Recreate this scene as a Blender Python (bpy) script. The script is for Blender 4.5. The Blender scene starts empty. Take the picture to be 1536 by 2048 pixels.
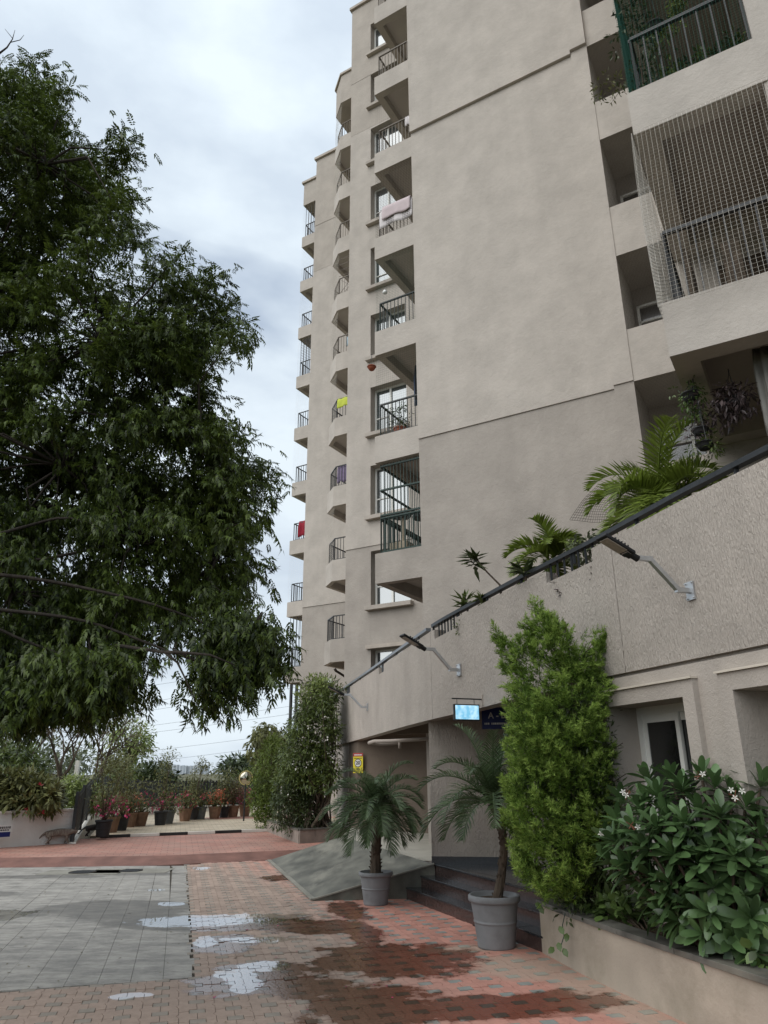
import bpy, math, random
import numpy as np
from mathutils import Matrix, Vector
R = math.radians
sc = bpy.context.scene
col = sc.collection
rng = np.random.default_rng(7)
random.seed(7)

# ------------------------------------------------------------------ camera
F_PX, PITCH, ROLL, CAM_H = 1440.0, R(19.9), R(-0.35), 1.75
cam_data = bpy.data.cameras.new('camera')
cam = bpy.data.objects.new('camera', cam_data)
col.objects.link(cam)
cam_data.sensor_fit = 'HORIZONTAL'
cam_data.sensor_width = 36.0
cam_data.lens = 36.0 * F_PX / 1536.0
cam_data.clip_start = 0.05
cam_data.clip_end = 6000.0
cam.matrix_world = Matrix.Translation((0, 0, CAM_H)) @ Matrix.Rotation(R(90) + PITCH, 4, 'X') @ Matrix.Rotation(ROLL, 4, 'Z')
sc.camera = cam

# ------------------------------------------------------------------ sky, sun, exposure
SUN_EL, SUN_AZ = R(43), R(-122)          # azimuth measured from +Y towards +X; the sun stands to the camera's left, slightly behind
world = bpy.data.worlds.new('World')
sc.world = world
world.use_nodes = True
wn, wl = world.node_tree.nodes, world.node_tree.links
wn.clear()
w_out = wn.new('ShaderNodeOutputWorld')
w_bg = wn.new('ShaderNodeBackground')
w_bg.inputs['Strength'].default_value = 0.1
w_sky = wn.new('ShaderNodeTexSky')
w_sky.sky_type = 'NISHITA'
w_sky.sun_disc = False
w_sky.sun_elevation = SUN_EL
w_sky.sun_rotation = SUN_AZ
w_sky.dust_density = 2.0
w_tc = wn.new('ShaderNodeTexCoord')
w_map = wn.new('ShaderNodeMapping')
w_map.inputs['Scale'].default_value = (1.6, 1.6, 3.4)
w_map.inputs['Location'].default_value = (3.1, 0.7, 0.35)
w_noise = wn.new('ShaderNodeTexNoise')
w_noise.inputs['Scale'].default_value = 1.5
w_noise.inputs['Detail'].default_value = 5.0
w_noise.inputs['Roughness'].default_value = 0.48
w_noise.inputs['Distortion'].default_value = 0.35
w_cov = wn.new('ShaderNodeValToRGB')      # how much cloud covers the blue
w_cov.color_ramp.elements[0].position = 0.24
w_cov.color_ramp.elements[0].color = (0.35, 0.35, 0.35, 1)
w_cov.color_ramp.elements[1].position = 0.42
w_cov.color_ramp.elements[1].color = (0.97, 0.97, 0.97, 1)
w_tone = wn.new('ShaderNodeValToRGB')     # grey to bright cloud
w_tone.color_ramp.elements[0].position = 0.38
w_tone.color_ramp.elements[0].color = (0.59, 0.675, 0.77, 1)
w_tone.color_ramp.elements[1].position = 0.64
w_tone.color_ramp.elements[1].color = (0.76, 0.85, 0.92, 1)
w_n2 = wn.new('ShaderNodeTexNoise')
w_n2.inputs['Scale'].default_value = 3.0
w_n2.inputs['Detail'].default_value = 6.0
w_n2.inputs['Roughness'].default_value = 0.52
w_mul = wn.new('ShaderNodeVectorMath'); w_mul.operation = 'SCALE'; w_mul.inputs['Scale'].default_value = 10.3
w_mix = wn.new('ShaderNodeMix'); w_mix.data_type = 'RGBA'
wl.new(w_tc.outputs['Generated'], w_map.inputs['Vector'])
wl.new(w_map.outputs['Vector'], w_noise.inputs['Vector'])
wl.new(w_map.outputs['Vector'], w_n2.inputs['Vector'])
wl.new(w_noise.outputs['Fac'], w_cov.inputs['Fac'])
wl.new(w_n2.outputs['Fac'], w_tone.inputs['Fac'])
wl.new(w_tone.outputs['Color'], w_mul.inputs[0])
wl.new(w_cov.outputs['Color'], w_mix.inputs['Factor'])
wl.new(w_sky.outputs['Color'], w_mix.inputs['A'])
# an overcast sky is brighter overhead than at the horizon
w_sep = wn.new('ShaderNodeSeparateXYZ'); wl.new(w_tc.outputs['Generated'], w_sep.inputs[0])
w_sq = wn.new('ShaderNodeMath'); w_sq.operation = 'MULTIPLY'; wl.new(w_sep.outputs['Z'], w_sq.inputs[0]); wl.new(w_sep.outputs['Z'], w_sq.inputs[1])
w_grad = wn.new('ShaderNodeMath'); w_grad.operation = 'MULTIPLY_ADD'; w_grad.inputs[1].default_value = 1.2; w_grad.inputs[2].default_value = 6.9
wl.new(w_sq.outputs[0], w_grad.inputs[0]); wl.new(w_grad.outputs[0], w_mul.inputs['Scale'])
wl.new(w_mul.outputs['Vector'], w_mix.inputs['B'])
wl.new(w_mix.outputs['Result'], w_bg.inputs['Color'])
wl.new(w_bg.outputs['Background'], w_out.inputs['Surface'])

sun_data = bpy.data.lights.new('sun', 'SUN')
sun_data.energy = 1.5
sun_data.angle = R(70)
sun_data.color = (1.0, 0.965, 0.92)
sun = bpy.data.objects.new('sun', sun_data)
col.objects.link(sun)
sdir = Vector((math.sin(SUN_AZ) * math.cos(SUN_EL), math.cos(SUN_AZ) * math.cos(SUN_EL), math.sin(SUN_EL)))
sun.rotation_euler = sdir.to_track_quat('Z', 'Y').to_euler()
sun.location = (-20, -20, 40)

sc.view_settings.view_transform = 'Standard'
sc.view_settings.look = 'None'
sc.view_settings.exposure = 0.66
sc.view_settings.gamma = 1.0
sc.view_settings.use_curve_mapping = False
sc.render.engine = 'CYCLES'
sc.cycles.use_denoising = True
sc.cycles.max_bounces = 5
sc.cycles.diffuse_bounces = 3
sc.cycles.glossy_bounces = 3
sc.cycles.transmission_bounces = 3
sc.cycles.transparent_max_bounces = 8
sc.cycles.sample_clamp_indirect = 6.0
sc.cycles.caustics_reflective = False
sc.cycles.caustics_refractive = False

# ------------------------------------------------------------------ where a ray of the survey meets the place
def ray(x, y):
    dx, dy = (x - 768.0) / F_PX, (1024.0 - y) / F_PX
    c, s = math.cos(ROLL), math.sin(ROLL)
    dx, dy = c * dx - s * dy, s * dx + c * dy
    return np.array([dx, math.cos(PITCH) - dy * math.sin(PITCH), math.sin(PITCH) + dy * math.cos(PITCH)])
def on(x, y, z=0.0):
    r = ray(x, y); return r * ((z - CAM_H) / r[2]) + np.array([0, 0, CAM_H])
def at(x, y, Y):
    r = ray(x, y); return r * (Y / r[1]) + np.array([0, 0, CAM_H])

# ------------------------------------------------------------------ materials
def _new(name):
    m = bpy.data.materials.new(name); m.use_nodes = True
    n, l = m.node_tree.nodes, m.node_tree.links
    return m, n, l, n['Principled BSDF']
def _set(b, k, v):
    if k in b.inputs: b.inputs[k].default_value = v
def mat(name, c, rough=0.8, var=0.12, scale=3.0, detail=5.0, bump=0.0, bscale=40.0, bdist=0.01, metal=0.0, spec=0.3,
        stretch=None, c2=None, spots=0.0, spot_scale=1.2, spot_col=None, rvar=0.0):
    """noise-varied colour + bump; coordinates are object space so that pieces differ by their place"""
    m, n, l, b = _new(name)
    c = tuple(c)
    lo = tuple(max(0, v * (1 - var)) for v in c) if c2 is None else tuple(c2)
    hi = tuple(min(1, v * (1 + var)) for v in c) if c2 is None else c
    tc = n.new('ShaderNodeNewGeometry')
    mp = n.new('ShaderNodeMapping')
    if stretch: mp.inputs['Scale'].default_value = stretch
    l.new(tc.outputs['Position'], mp.inputs['Vector'])
    nz = n.new('ShaderNodeTexNoise'); nz.inputs['Scale'].default_value = scale; nz.inputs['Detail'].default_value = detail
    l.new(mp.outputs['Vector'], nz.inputs['Vector'])
    rp = n.new('ShaderNodeValToRGB')
    rp.color_ramp.elements[0].position = 0.3; rp.color_ramp.elements[0].color = (*lo, 1)
    rp.color_ramp.elements[1].position = 0.7; rp.color_ramp.elements[1].color = (*hi, 1)
    l.new(nz.outputs['Fac'], rp.inputs['Fac'])
    colour = rp.outputs['Color']
    if spots:
        n2 = n.new('ShaderNodeTexNoise'); n2.inputs['Scale'].default_value = spot_scale; n2.inputs['Detail'].default_value = 8
        n2.inputs['Roughness'].default_value = 0.65
        l.new(mp.outputs['Vector'], n2.inputs['Vector'])
        r2 = n.new('ShaderNodeValToRGB'); r2.color_ramp.elements[0].position = 0.52; r2.color_ramp.elements[1].position = 0.68
        r2.color_ramp.elements[0].color = (0, 0, 0, 1); r2.color_ramp.elements[1].color = (spots, spots, spots, 1)
        l.new(n2.outputs['Fac'], r2.inputs['Fac'])
        mx = n.new('ShaderNodeMix'); mx.data_type = 'RGBA'
        l.new(r2.outputs['Color'], mx.inputs['Factor']); l.new(colour, mx.inputs['A'])
        mx.inputs['B'].default_value = (*(spot_col or tuple(v * 0.5 for v in c)), 1)
        colour = mx.outputs['Result']
    l.new(colour, b.inputs['Base Color'])
    b.inputs['Roughness'].default_value = rough
    if rvar:
        mr = n.new('ShaderNodeMapRange'); mr.inputs['To Min'].default_value = max(0.02, rough - rvar); mr.inputs['To Max'].default_value = min(1, rough + rvar)
        l.new(nz.outputs['Fac'], mr.inputs['Value']); l.new(mr.outputs['Result'], b.inputs['Roughness'])
    b.inputs['Metallic'].default_value = metal
    _set(b, 'Specular IOR Level', spec)
    if bump:
        nb = n.new('ShaderNodeTexNoise'); nb.inputs['Scale'].default_value = bscale; nb.inputs['Detail'].default_value = 4
        l.new(mp.outputs['Vector'], nb.inputs['Vector'])
        bp = n.new('ShaderNodeBump'); bp.inputs['Strength'].default_value = bump; bp.inputs['Distance'].default_value = bdist
        l.new(nb.outputs['Fac'], bp.inputs['Height']); l.new(bp.outputs['Normal'], b.inputs['Normal'])
    return m

def leaf_mat(name, c, var=0.35, trans=0.3, rough=0.45, scale=1.6, spec=0.4, hi=None):
    """leaf: colour varies from leaf to leaf (island random) and between clumps, some light passes through"""
    m, n, l, b = _new(name)
    out = n['Material Output']
    g = n.new('ShaderNodeNewGeometry')
    nz = n.new('ShaderNodeTexNoise'); nz.inputs['Scale'].default_value = scale; nz.inputs['Detail'].default_value = 2
    l.new(g.outputs['Position'], nz.inputs['Vector'])
    ad = n.new('ShaderNodeMath'); ad.operation = 'MULTIPLY_ADD'; ad.inputs[1].default_value = 0.45
    l.new(g.outputs['Random Per Island'], ad.inputs[0])
    sb = n.new('ShaderNodeMath'); sb.operation = 'MULTIPLY'; sb.inputs[1].default_value = 0.62
    l.new(nz.outputs['Fac'], sb.inputs[0]); l.new(sb.outputs[0], ad.inputs[2])
    rp = n.new('ShaderNodeValToRGB')
    rp.color_ramp.elements[0].position = 0.25; rp.color_ramp.elements[0].color = (*[v * (1 - var) for v in c], 1)
    rp.color_ramp.elements[1].position = 0.80; rp.color_ramp.elements[1].color = (*(hi or [min(1, v * (1 + 1.3 * var)) for v in c]), 1)
    l.new(ad.outputs[0], rp.inputs['Fac'])
    l.new(rp.outputs['Color'], b.inputs['Base Color'])
    b.inputs['Roughness'].default_value = rough
    _set(b, 'Specular IOR Level', spec)
    tr = n.new('ShaderNodeBsdfTranslucent')
    l.new(rp.outputs['Color'], tr.inputs['Color'])
    mx = n.new('ShaderNodeMixShader'); mx.inputs[0].default_value = trans
    l.new(b.outputs[0], mx.inputs[1]); l.new(tr.outputs[0], mx.inputs[2]); l.new(mx.outputs[0], out.inputs['Surface'])
    return m

def stucco(name, c, kind='smooth', streak=0.2):
    """painted render: soft mottling, faint run-down streaks, trowel or comb relief"""
    m, n, l, b = _new(name)
    g = n.new('ShaderNodeNewGeometry')
    mp = n.new('ShaderNodeMapping'); l.new(g.outputs['Position'], mp.inputs['Vector'])
    mp.inputs['Scale'].default_value = (1, 1, 1)
    n1 = n.new('ShaderNodeTexNoise'); n1.inputs['Scale'].default_value = 1.3; n1.inputs['Detail'].default_value = 11; n1.inputs['Roughness'].default_value = 0.62
    l.new(mp.outputs['Vector'], n1.inputs['Vector'])
    ms = n.new('ShaderNodeMapping'); ms.inputs['Scale'].default_value = (3.0, 3.0, 0.18); l.new(g.outputs['Position'], ms.inputs['Vector'])
    n2 = n.new('ShaderNodeTexNoise'); n2.inputs['Scale'].default_value = 1.0; n2.inputs['Detail'].default_value = 5
    l.new(ms.outputs['Vector'], n2.inputs['Vector'])
    av = n.new('ShaderNodeMix'); av.data_type = 'FLOAT'; av.inputs['Factor'].default_value = streak
    l.new(n1.outputs['Fac'], av.inputs['A']); l.new(n2.outputs['Fac'], av.inputs['B'])
    rp = n.new('ShaderNodeValToRGB')
    rp.color_ramp.elements[0].position = 0.36; rp.color_ramp.elements[0].color = (*[v * 0.89 for v in c], 1)
    rp.color_ramp.elements[1].position = 0.64; rp.color_ramp.elements[1].color = (*[min(1, v * 1.09) for v in c], 1)
    l.new(av.outputs['Result'], rp.inputs['Fac']); l.new(rp.outputs['Color'], b.inputs['Base Color'])
    b.inputs['Roughness'].default_value = 0.93
    _set(b, 'Specular IOR Level', 0.12)
    bp = n.new('ShaderNodeBump')
    if kind == 'smooth':
        nb = n.new('ShaderNodeTexNoise'); nb.inputs['Scale'].default_value = 9.0; nb.inputs['Detail'].default_value = 9; nb.inputs['Roughness'].default_value = 0.72
        nb.inputs['Distortion'].default_value = 0.15
        l.new(mp.outputs['Vector'], nb.inputs['Vector']); l.new(nb.outputs['Fac'], bp.inputs['Height'])
        bp.inputs['Strength'].default_value = 0.42; bp.inputs['Distance'].default_value = 0.04
    elif kind == 'comb':        # raked diagonal strokes
        mc = n.new('ShaderNodeMapping'); mc.inputs['Rotation'].default_value = (R(14), R(-20), 0); mc.inputs['Scale'].default_value = (62, 62, 17.0)
        l.new(g.outputs['Position'], mc.inputs['Vector'])
        nb = n.new('ShaderNodeTexNoise'); nb.inputs['Scale'].default_value = 1.0; nb.inputs['Detail'].default_value = 3; nb.inputs['Distortion'].default_value = 0.7
        l.new(mc.outputs['Vector'], nb.inputs['Vector']); l.new(nb.outputs['Fac'], bp.inputs['Height'])
        bp.inputs['Strength'].default_value = 0.9; bp.inputs['Distance'].default_value = 0.028
    else:                       # rough cast
        nb = n.new('ShaderNodeTexNoise'); nb.inputs['Scale'].default_value = 34; nb.inputs['Detail'].default_value = 4; nb.inputs['Distortion'].default_value = 0.8
        l.new(mp.outputs['Vector'], nb.inputs['Vector']); l.new(nb.outputs['Fac'], bp.inputs['Height'])
        bp.inputs['Strength'].default_value = 0.5; bp.inputs['Distance'].default_value = 0.013
    l.new(bp.outputs['Normal'], b.inputs['Normal'])
    return m

def glass_mat(name, c, refl=0.55, rough=0.03):
    m, n, l, b = _new(name)
    b.inputs['Base Color'].default_value = (*c, 1); b.inputs['Roughness'].default_value = 0.2
    gl = n.new('ShaderNodeBsdfGlossy'); gl.inputs['Roughness'].default_value = rough; gl.inputs['Color'].default_value = (0.9, 0.95, 0.97, 1)
    lw = n.new('ShaderNodeFresnel'); lw.inputs['IOR'].default_value = 1.0 + 2.6 * refl
    mx = n.new('ShaderNodeMixShader')
    l.new(lw.outputs[0], mx.inputs[0]); l.new(b.outputs[0], mx.inputs[1]); l.new(gl.outputs[0], mx.inputs[2])
    l.new(mx.outputs[0], n['Material Output'].inputs['Surface'])
    return m

M = {}
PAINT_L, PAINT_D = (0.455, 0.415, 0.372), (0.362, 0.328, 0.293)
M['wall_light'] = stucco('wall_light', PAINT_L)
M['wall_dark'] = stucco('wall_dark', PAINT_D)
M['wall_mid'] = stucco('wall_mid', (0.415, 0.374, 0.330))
M['comb'] = stucco('comb_render', (0.425, 0.382, 0.338), 'comb')
M['rough'] = stucco('rough_render', (0.41, 0.367, 0.325), 'rough')
M['planter_paint'] = mat('planter_paint', (0.40, 0.345, 0.28), .9, .12, 2.2, 9, spots=.6, spot_scale=1.7, spot_col=(0.26, 0.23, 0.175), bump=.3, bscale=40, bdist=.012, spec=.15)
M['soffit'] = mat('soffit_paint', (0.36, 0.31, 0.27), 0.9, 0.05, 2)
M['slab_under'] = mat('slab_underside', (0.52, 0.48, 0.43), 0.9, 0.05, 2)
M['coping'] = mat('coping', (0.42, 0.37, 0.32), 0.85, 0.1, 4)
M['white_frame'] = mat('white_frame', (0.74, 0.74, 0.70), 0.45, 0.05, 4)
M['cream_trim'] = mat('cream_trim', (0.58, 0.52, 0.44), 0.7, 0.06, 9)
M['glass'] = glass_mat('window_glass', (0.05, 0.06, 0.065), 0.62)
M['glass_dark'] = glass_mat('window_glass_dark', (0.012, 0.012, 0.012), 0.22)
M['rail_black'] = mat('rail_black', (0.018, 0.02, 0.022), 0.42, 0.2, 8, spec=0.4)
M['rail_brown'] = mat('rail_brown', (0.17, 0.145, 0.12), 0.6, 0.1, 8)
M['rail_green'] = mat('rail_green', (0.012, 0.035, 0.028), 0.45, 0.2, 8)
M['net_white'] = mat('net_white', (0.64, 0.60, 0.54), 0.8, 0.08, 6)
M['net_dark'] = mat('net_dark', (0.10, 0.085, 0.07), 0.8, 0.1, 6)
M['net_green'] = mat('net_green', (0.02, 0.09, 0.065), 0.7, 0.15, 6)
M['steel'] = mat('galvanised', (0.52, 0.53, 0.54), 0.38, 0.1, 14, metal=0.75, spec=0.5)
M['black_plastic'] = mat('black_plastic', (0.014, 0.014, 0.015), 0.5, 0.2, 10)
M['lamp_lens'] = mat('lamp_lens', (0.34, 0.30, 0.25), 0.25, 0.15, 30)
M['granite'] = mat('granite_tread', (0.032, 0.034, 0.037), 0.16, 0.25, 30, spec=0.5, rvar=0.06)
M['granite_red'] = mat('granite_riser', (0.062, 0.042, 0.038), 0.2, 0.25, 30, spec=0.5, rvar=0.06)
M['slate'] = mat('slate_coping', (0.12, 0.115, 0.10), 0.6, 0.35, 5, spots=0.5, spot_col=(0.22, 0.20, 0.15), bump=0.2, bscale=25)
M['stone_clad'] = mat('stone_cladding', (0.26, 0.225, 0.195), 0.75, 0.18, 4, spots=0.5, spot_scale=3)
M['concrete'] = mat('concrete', (0.25, 0.24, 0.205), 0.85, 0.18, 3, spots=0.5, spot_col=(0.13, 0.125, 0.10), bump=0.25, bscale=30, rvar=0.1)
M['ramp'] = mat('ramp_concrete', (0.12, 0.118, 0.098), 0.66, 0.45, 3.0, 10, spots=0.85, spot_scale=1.1, spot_col=(0.25, 0.238, 0.195), stretch=(1.2, .55, 1), bump=0.2, bscale=18, rvar=0.15)
M['floor_light'] = mat('porch_floor', (0.36, 0.34, 0.29), 0.6, 0.15, 2.5)
M['pot_grey'] = mat('pot_grey', (0.21, 0.215, 0.22), 0.62, 0.12, 6, spots=0.35, spot_scale=4, spot_col=(0.10, 0.10, 0.10), bump=0.12, bscale=120)
M['soil'] = mat('soil', (0.075, 0.052, 0.034), 0.95, 0.45, 25, bump=0.8, bscale=60, bdist=0.02)
M['bark'] = mat('bark', (0.085, 0.064, 0.046), 0.9, 0.4, 9, stretch=(3, 3, 0.7), bump=0.8, bscale=14, bdist=0.02)
M['bark_dark'] = mat('bark_dark', (0.035, 0.028, 0.022), 0.9, 0.35, 9, stretch=(3, 3, 0.7), bump=0.6, bscale=14, bdist=0.02)
M['white_wall'] = stucco('white_wall', (0.64, 0.63, 0.60), 'smooth', 0.35)
M['white_paint'] = mat('white_paint', (0.66, 0.64, 0.58), 0.7, 0.1, 3, spots=0.3)
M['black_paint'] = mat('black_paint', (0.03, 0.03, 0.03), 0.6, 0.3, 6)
M['yellow_paint'] = mat('yellow_paint', (0.50, 0.42, 0.18), 0.7, 0.2, 6)

# ------------------------------------------------------------------ mesh builder
class MB:
    def __init__(s): s.v = []; s.f = []
    def add(s, vs, fs):
        o = len(s.v); s.v.extend([tuple(map(float, p)) for p in vs]); s.f.extend([tuple(i + o for i in f) for f in fs]); return s
    def box(s, x0, x1, y0, y1, z0, z1):
        return s.add([(x0,y0,z0),(x1,y0,z0),(x1,y1,z0),(x0,y1,z0),(x0,y0,z1),(x1,y0,z1),(x1,y1,z1),(x0,y1,z1)],
                     [(0,3,2,1),(4,5,6,7),(0,1,5,4),(1,2,6,5),(2,3,7,6),(3,0,4,7)])
    def obox(s, c, ax, ay, az):
        """box about c with half axes ax, ay, az (right-handed)"""
        c, ax, ay, az = map(np.array, (c, ax, ay, az)); vs = []
        for k in (-1, 1):
            for i, j in ((-1,-1),(1,-1),(1,1),(-1,1)): vs.append(c + ax * i + ay * j + az * k)
        return s.add(vs, [(0,3,2,1),(4,5,6,7),(0,1,5,4),(1,2,6,5),(2,3,7,6),(3,0,4,7)])
    def bar(s, a, b, w, h=None, up=(0,0,1)):
        a, b = np.array(a, float), np.array(b, float); h = h or w
        t = b - a; L = np.linalg.norm(t); t = t / L
        u = np.cross(t, np.array(up, float))
        if np.linalg.norm(u) < 1e-4: u = np.cross(t, (1.0, 0, 0))
        u /= np.linalg.norm(u); w2 = np.cross(u, t)
        return s.obox((a + b) / 2, u * w / 2, t * L / 2, w2 * h / 2)
    def prism(s, poly, z0, z1):
        n = len(poly)
        if sum(poly[i][0]*poly[(i+1)%n][1]-poly[(i+1)%n][0]*poly[i][1] for i in range(n)) < 0: poly = poly[::-1]
        vs = [(p[0], p[1], z0) for p in poly] + [(p[0], p[1], z1) for p in poly]
        fs = [tuple(range(n - 1, -1, -1)), tuple(range(n, 2 * n))] + [(i, (i + 1) % n, n + (i + 1) % n, n + i) for i in range(n)]
        return s.add(vs, fs)
    def tube(s, path, rad, n=7, cap=True):
        P = [np.array(p, float) for p in path]; m = len(P)
        rad = [rad] * m if np.isscalar(rad) else list(rad)
        o = len(s.v); u = None
        for i, p in enumerate(P):
            t = P[min(i + 1, m - 1)] - P[max(i - 1, 0)]; t /= (np.linalg.norm(t) + 1e-9)
            if u is None:
                u = np.cross(t, (0.31, 0.2, 0.93)); 
                if np.linalg.norm(u) < 1e-3: u = np.cross(t, (1, 0, 0))
            u = u - t * np.dot(u, t); u /= (np.linalg.norm(u) + 1e-9); w = np.cross(t, u)
            for k in range(n):
                a = 2 * math.pi * k / n; q = p + (u * math.cos(a) + w * math.sin(a)) * rad[i]; s.v.append(tuple(q))
        for i in range(m - 1):
            for k in range(n): s.f.append((o+i*n+k, o+i*n+(k+1)%n, o+(i+1)*n+(k+1)%n, o+(i+1)*n+k))
        if cap:
            s.f.append(tuple(o + k for k in range(n - 1, -1, -1))); s.f.append(tuple(o + (m - 1) * n + k for k in range(n)))
        return s
    def lathe(s, prof, n=28, c=(0, 0, 0)):
        o = len(s.v); m = len(prof)
        for r, z in prof:
            for k in range(n):
                a = 2 * math.pi * k / n; s.v.append((c[0] + r * math.cos(a), c[1] + r * math.sin(a), c[2] + z))
        for i in range(m - 1):
            for k in range(n): s.f.append((o+i*n+k, o+i*n+(k+1)%n, o+(i+1)*n+(k+1)%n, o+(i+1)*n+k))
        if prof[0][0] > 1e-6: s.f.append(tuple(o + k for k in range(n - 1, -1, -1)))
        if prof[-1][0] > 1e-6: s.f.append(tuple(o + (m - 1) * n + k for k in range(n)))
        return s
    def build(s, name, material, parent=None, smooth=False, bevel=0.0):
        me = bpy.data.meshes.new(name); me.from_pydata(s.v, [], s.f); me.update()
        return link(name, me, material, parent, smooth, bevel)
def link(name, me, material, parent=None, smooth=False, bevel=0.0):
    if material is not None and len(me.materials) == 0: me.materials.append(M[material] if isinstance(material, str) else material)
    if smooth:
        me.polygons.foreach_set('use_smooth', [True] * len(me.polygons)); me.update()
    o = bpy.data.objects.new(name, me); col.objects.link(o)
    if parent is not None: o.parent = parent
    if bevel:
        b = o.modifiers.new('bevel', 'BEVEL'); b.width = bevel; b.segments = 2; b.limit_method = 'ANGLE'
    return o
def np_mesh(name, V, Fq):
    """fast mesh from arrays: V (n,3), Fq (m,k) all faces of k corners"""
    V = np.asarray(V, np.float32); Fq = np.asarray(Fq, np.int32); k = Fq.shape[1]
    me = bpy.data.meshes.new(name)
    me.vertices.add(len(V)); me.vertices.foreach_set('co', V.ravel())
    me.loops.add(Fq.size); me.loops.foreach_set('vertex_index', Fq.ravel())
    me.polygons.add(len(Fq)); me.polygons.foreach_set('loop_start', np.arange(0, Fq.size, k, dtype=np.int32))
    me.update(calc_edges=True)
    return me
def tag(o, label=None, cat=None, group=None, kind=None):
    if label: o['label'] = label
    if cat: o['category'] = cat
    if group: o['group'] = group
    if kind: o['kind'] = kind
    return o
def empty(name, loc=(0, 0, 0), rz=0.0):
    o = bpy.data.objects.new(name, None); col.objects.link(o); o.location = loc; o.rotation_euler = (0, 0, rz); o.empty_display_size = 0.2
    return o
def text_part(name, body, size, material, parent, mw, extrude=0.001, align='CENTER', bold=0.0):
    cu = bpy.data.curves.new(name, 'FONT'); cu.body = body; cu.size = size; cu.align_x = align; cu.align_y = 'CENTER'; cu.extrude = extrude; cu.offset = bold
    t = bpy.data.objects.new(name + '_tmp', cu); col.objects.link(t)
    dg = bpy.context.evaluated_depsgraph_get(); dg.update()
    me = bpy.data.meshes.new_from_object(t.evaluated_get(dg)); bpy.data.objects.remove(t)
    me.transform(mw)
    me.materials.clear()
    return link(name, me, material, parent)
# ================================================================== ground and paving
UD = np.array([-math.sin(R(15)), math.cos(R(15))])     # along the paving joints, away from the camera
VD = np.array([math.cos(R(15)), math.sin(R(15))])      # across them, to the right
def uv(P): return float(np.dot(P[:2], UD)), float(np.dot(P[:2], VD))
def xy(u, v): return UD * u + VD * v

def mask_nodes(n, l, blobs, noise_amp=0.5, noise_scale=2.2, soft=0.25):
    """soft-edged irregular patches of the ground (centre, radii, turn) as one mask"""
    g = n.new('ShaderNodeNewGeometry')
    nz = n.new('ShaderNodeTexNoise'); nz.inputs['Scale'].default_value = noise_scale; nz.inputs['Detail'].default_value = 7; nz.inputs['Roughness'].default_value = 0.62
    l.new(g.outputs['Position'], nz.inputs['Vector'])
    na = n.new('ShaderNodeMath'); na.operation = 'MULTIPLY_ADD'; na.inputs[1].default_value = noise_amp * 2; na.inputs[2].default_value = -noise_amp
    l.new(nz.outputs['Fac'], na.inputs[0])
    cur = None
    for (cx, cy, rx, ry, ang) in blobs:
        mp = n.new('ShaderNodeMapping'); mp.vector_type = 'TEXTURE'
        mp.inputs['Location'].default_value = (cx, cy, 0); mp.inputs['Rotation'].default_value = (0, 0, R(ang)); mp.inputs['Scale'].default_value = (rx, ry, 50)
        l.new(g.outputs['Position'], mp.inputs['Vector'])
        ln = n.new('ShaderNodeVectorMath'); ln.operation = 'LENGTH'; l.new(mp.outputs['Vector'], ln.inputs[0])
        ad = n.new('ShaderNodeMath'); ad.operation = 'ADD'; l.new(ln.outputs['Value'], ad.inputs[0]); l.new(na.outputs[0], ad.inputs[1])
        mr = n.new('ShaderNodeMapRange'); mr.interpolation_type = 'SMOOTHSTEP'
        mr.inputs['From Min'].default_value = 1 - soft; mr.inputs['From Max'].default_value = 1 + soft
        mr.inputs['To Min'].default_value = 1; mr.inputs['To Max'].default_value = 0
        l.new(ad.outputs[0], mr.inputs['Value'])
        if cur is None: cur = mr.outputs['Result']
        else:
            mx = n.new('ShaderNodeMath'); mx.operation = 'MAXIMUM'; l.new(cur, mx.inputs[0]); l.new(mr.outputs['Result'], mx.inputs[1]); cur = mx.outputs[0]
    return cur
WET = [(-1.3, 7.5, .45, .5, 0), (-1.1, 7.9, .5, .3, 0), (-1.75, 9.0, .35, .5, 0), (0.05, 8.25, 0.85, 0.72, 0), (-0.30, 9.6, 0.24, 0.8, 12), (0.95, 6.75, 1.0, 0.33, 12), (-0.15, 6.75, 0.55, 0.75, 0), (-0.75, 7.3, 0.45, 0.35, 0),
       (-0.85, 9.75, 0.5, 0.3, 0), (-1.7, 10.1, 1.4, 0.42, -3), (-1.9, 14.3, 0.3, 0.5, 0), (-0.5, 11.0, 0.25, 0.7, 15)]
PALE = [(1.3, 7.9, 0.5, 0.45, 0), (1.8, 7.0, 0.25, 1.1, 15), (0.9, 8.7, 0.5, 0.16, 10)]
DUST = [(-2.2, 8.5, 2.1, 9.0, 12)]
POOL = []
for (x, y, rx, ry, an) in ((392, 1842, .52, .28, 0), (478, 1838, .75, .26, 4), (545, 1836, .35, .2, 0), (525, 1879, .34, .10, 0), (410, 1884, .09, .2, 12), (474, 1954, .12, .27, 24), (496, 1970, .10, .15, 0), (526, 1932, .2, .13, 0),
                           (165, 1746, .5, .2, 0), (268, 1742, .38, .18, 0), (402, 1737, .12, .16, 0), (341, 1808, .15, .12, 0), (0, 1830, .3, .28, 0), (312, 1780, .12, .08, 0), (245, 1993, .08, .06, 0), (275, 1990, .09, .05, 0)):
    c_ = on(x, y); POOL.append((float(c_[0]), float(c_[1]), rx * 1.45, ry * 1.4, an))
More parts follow.
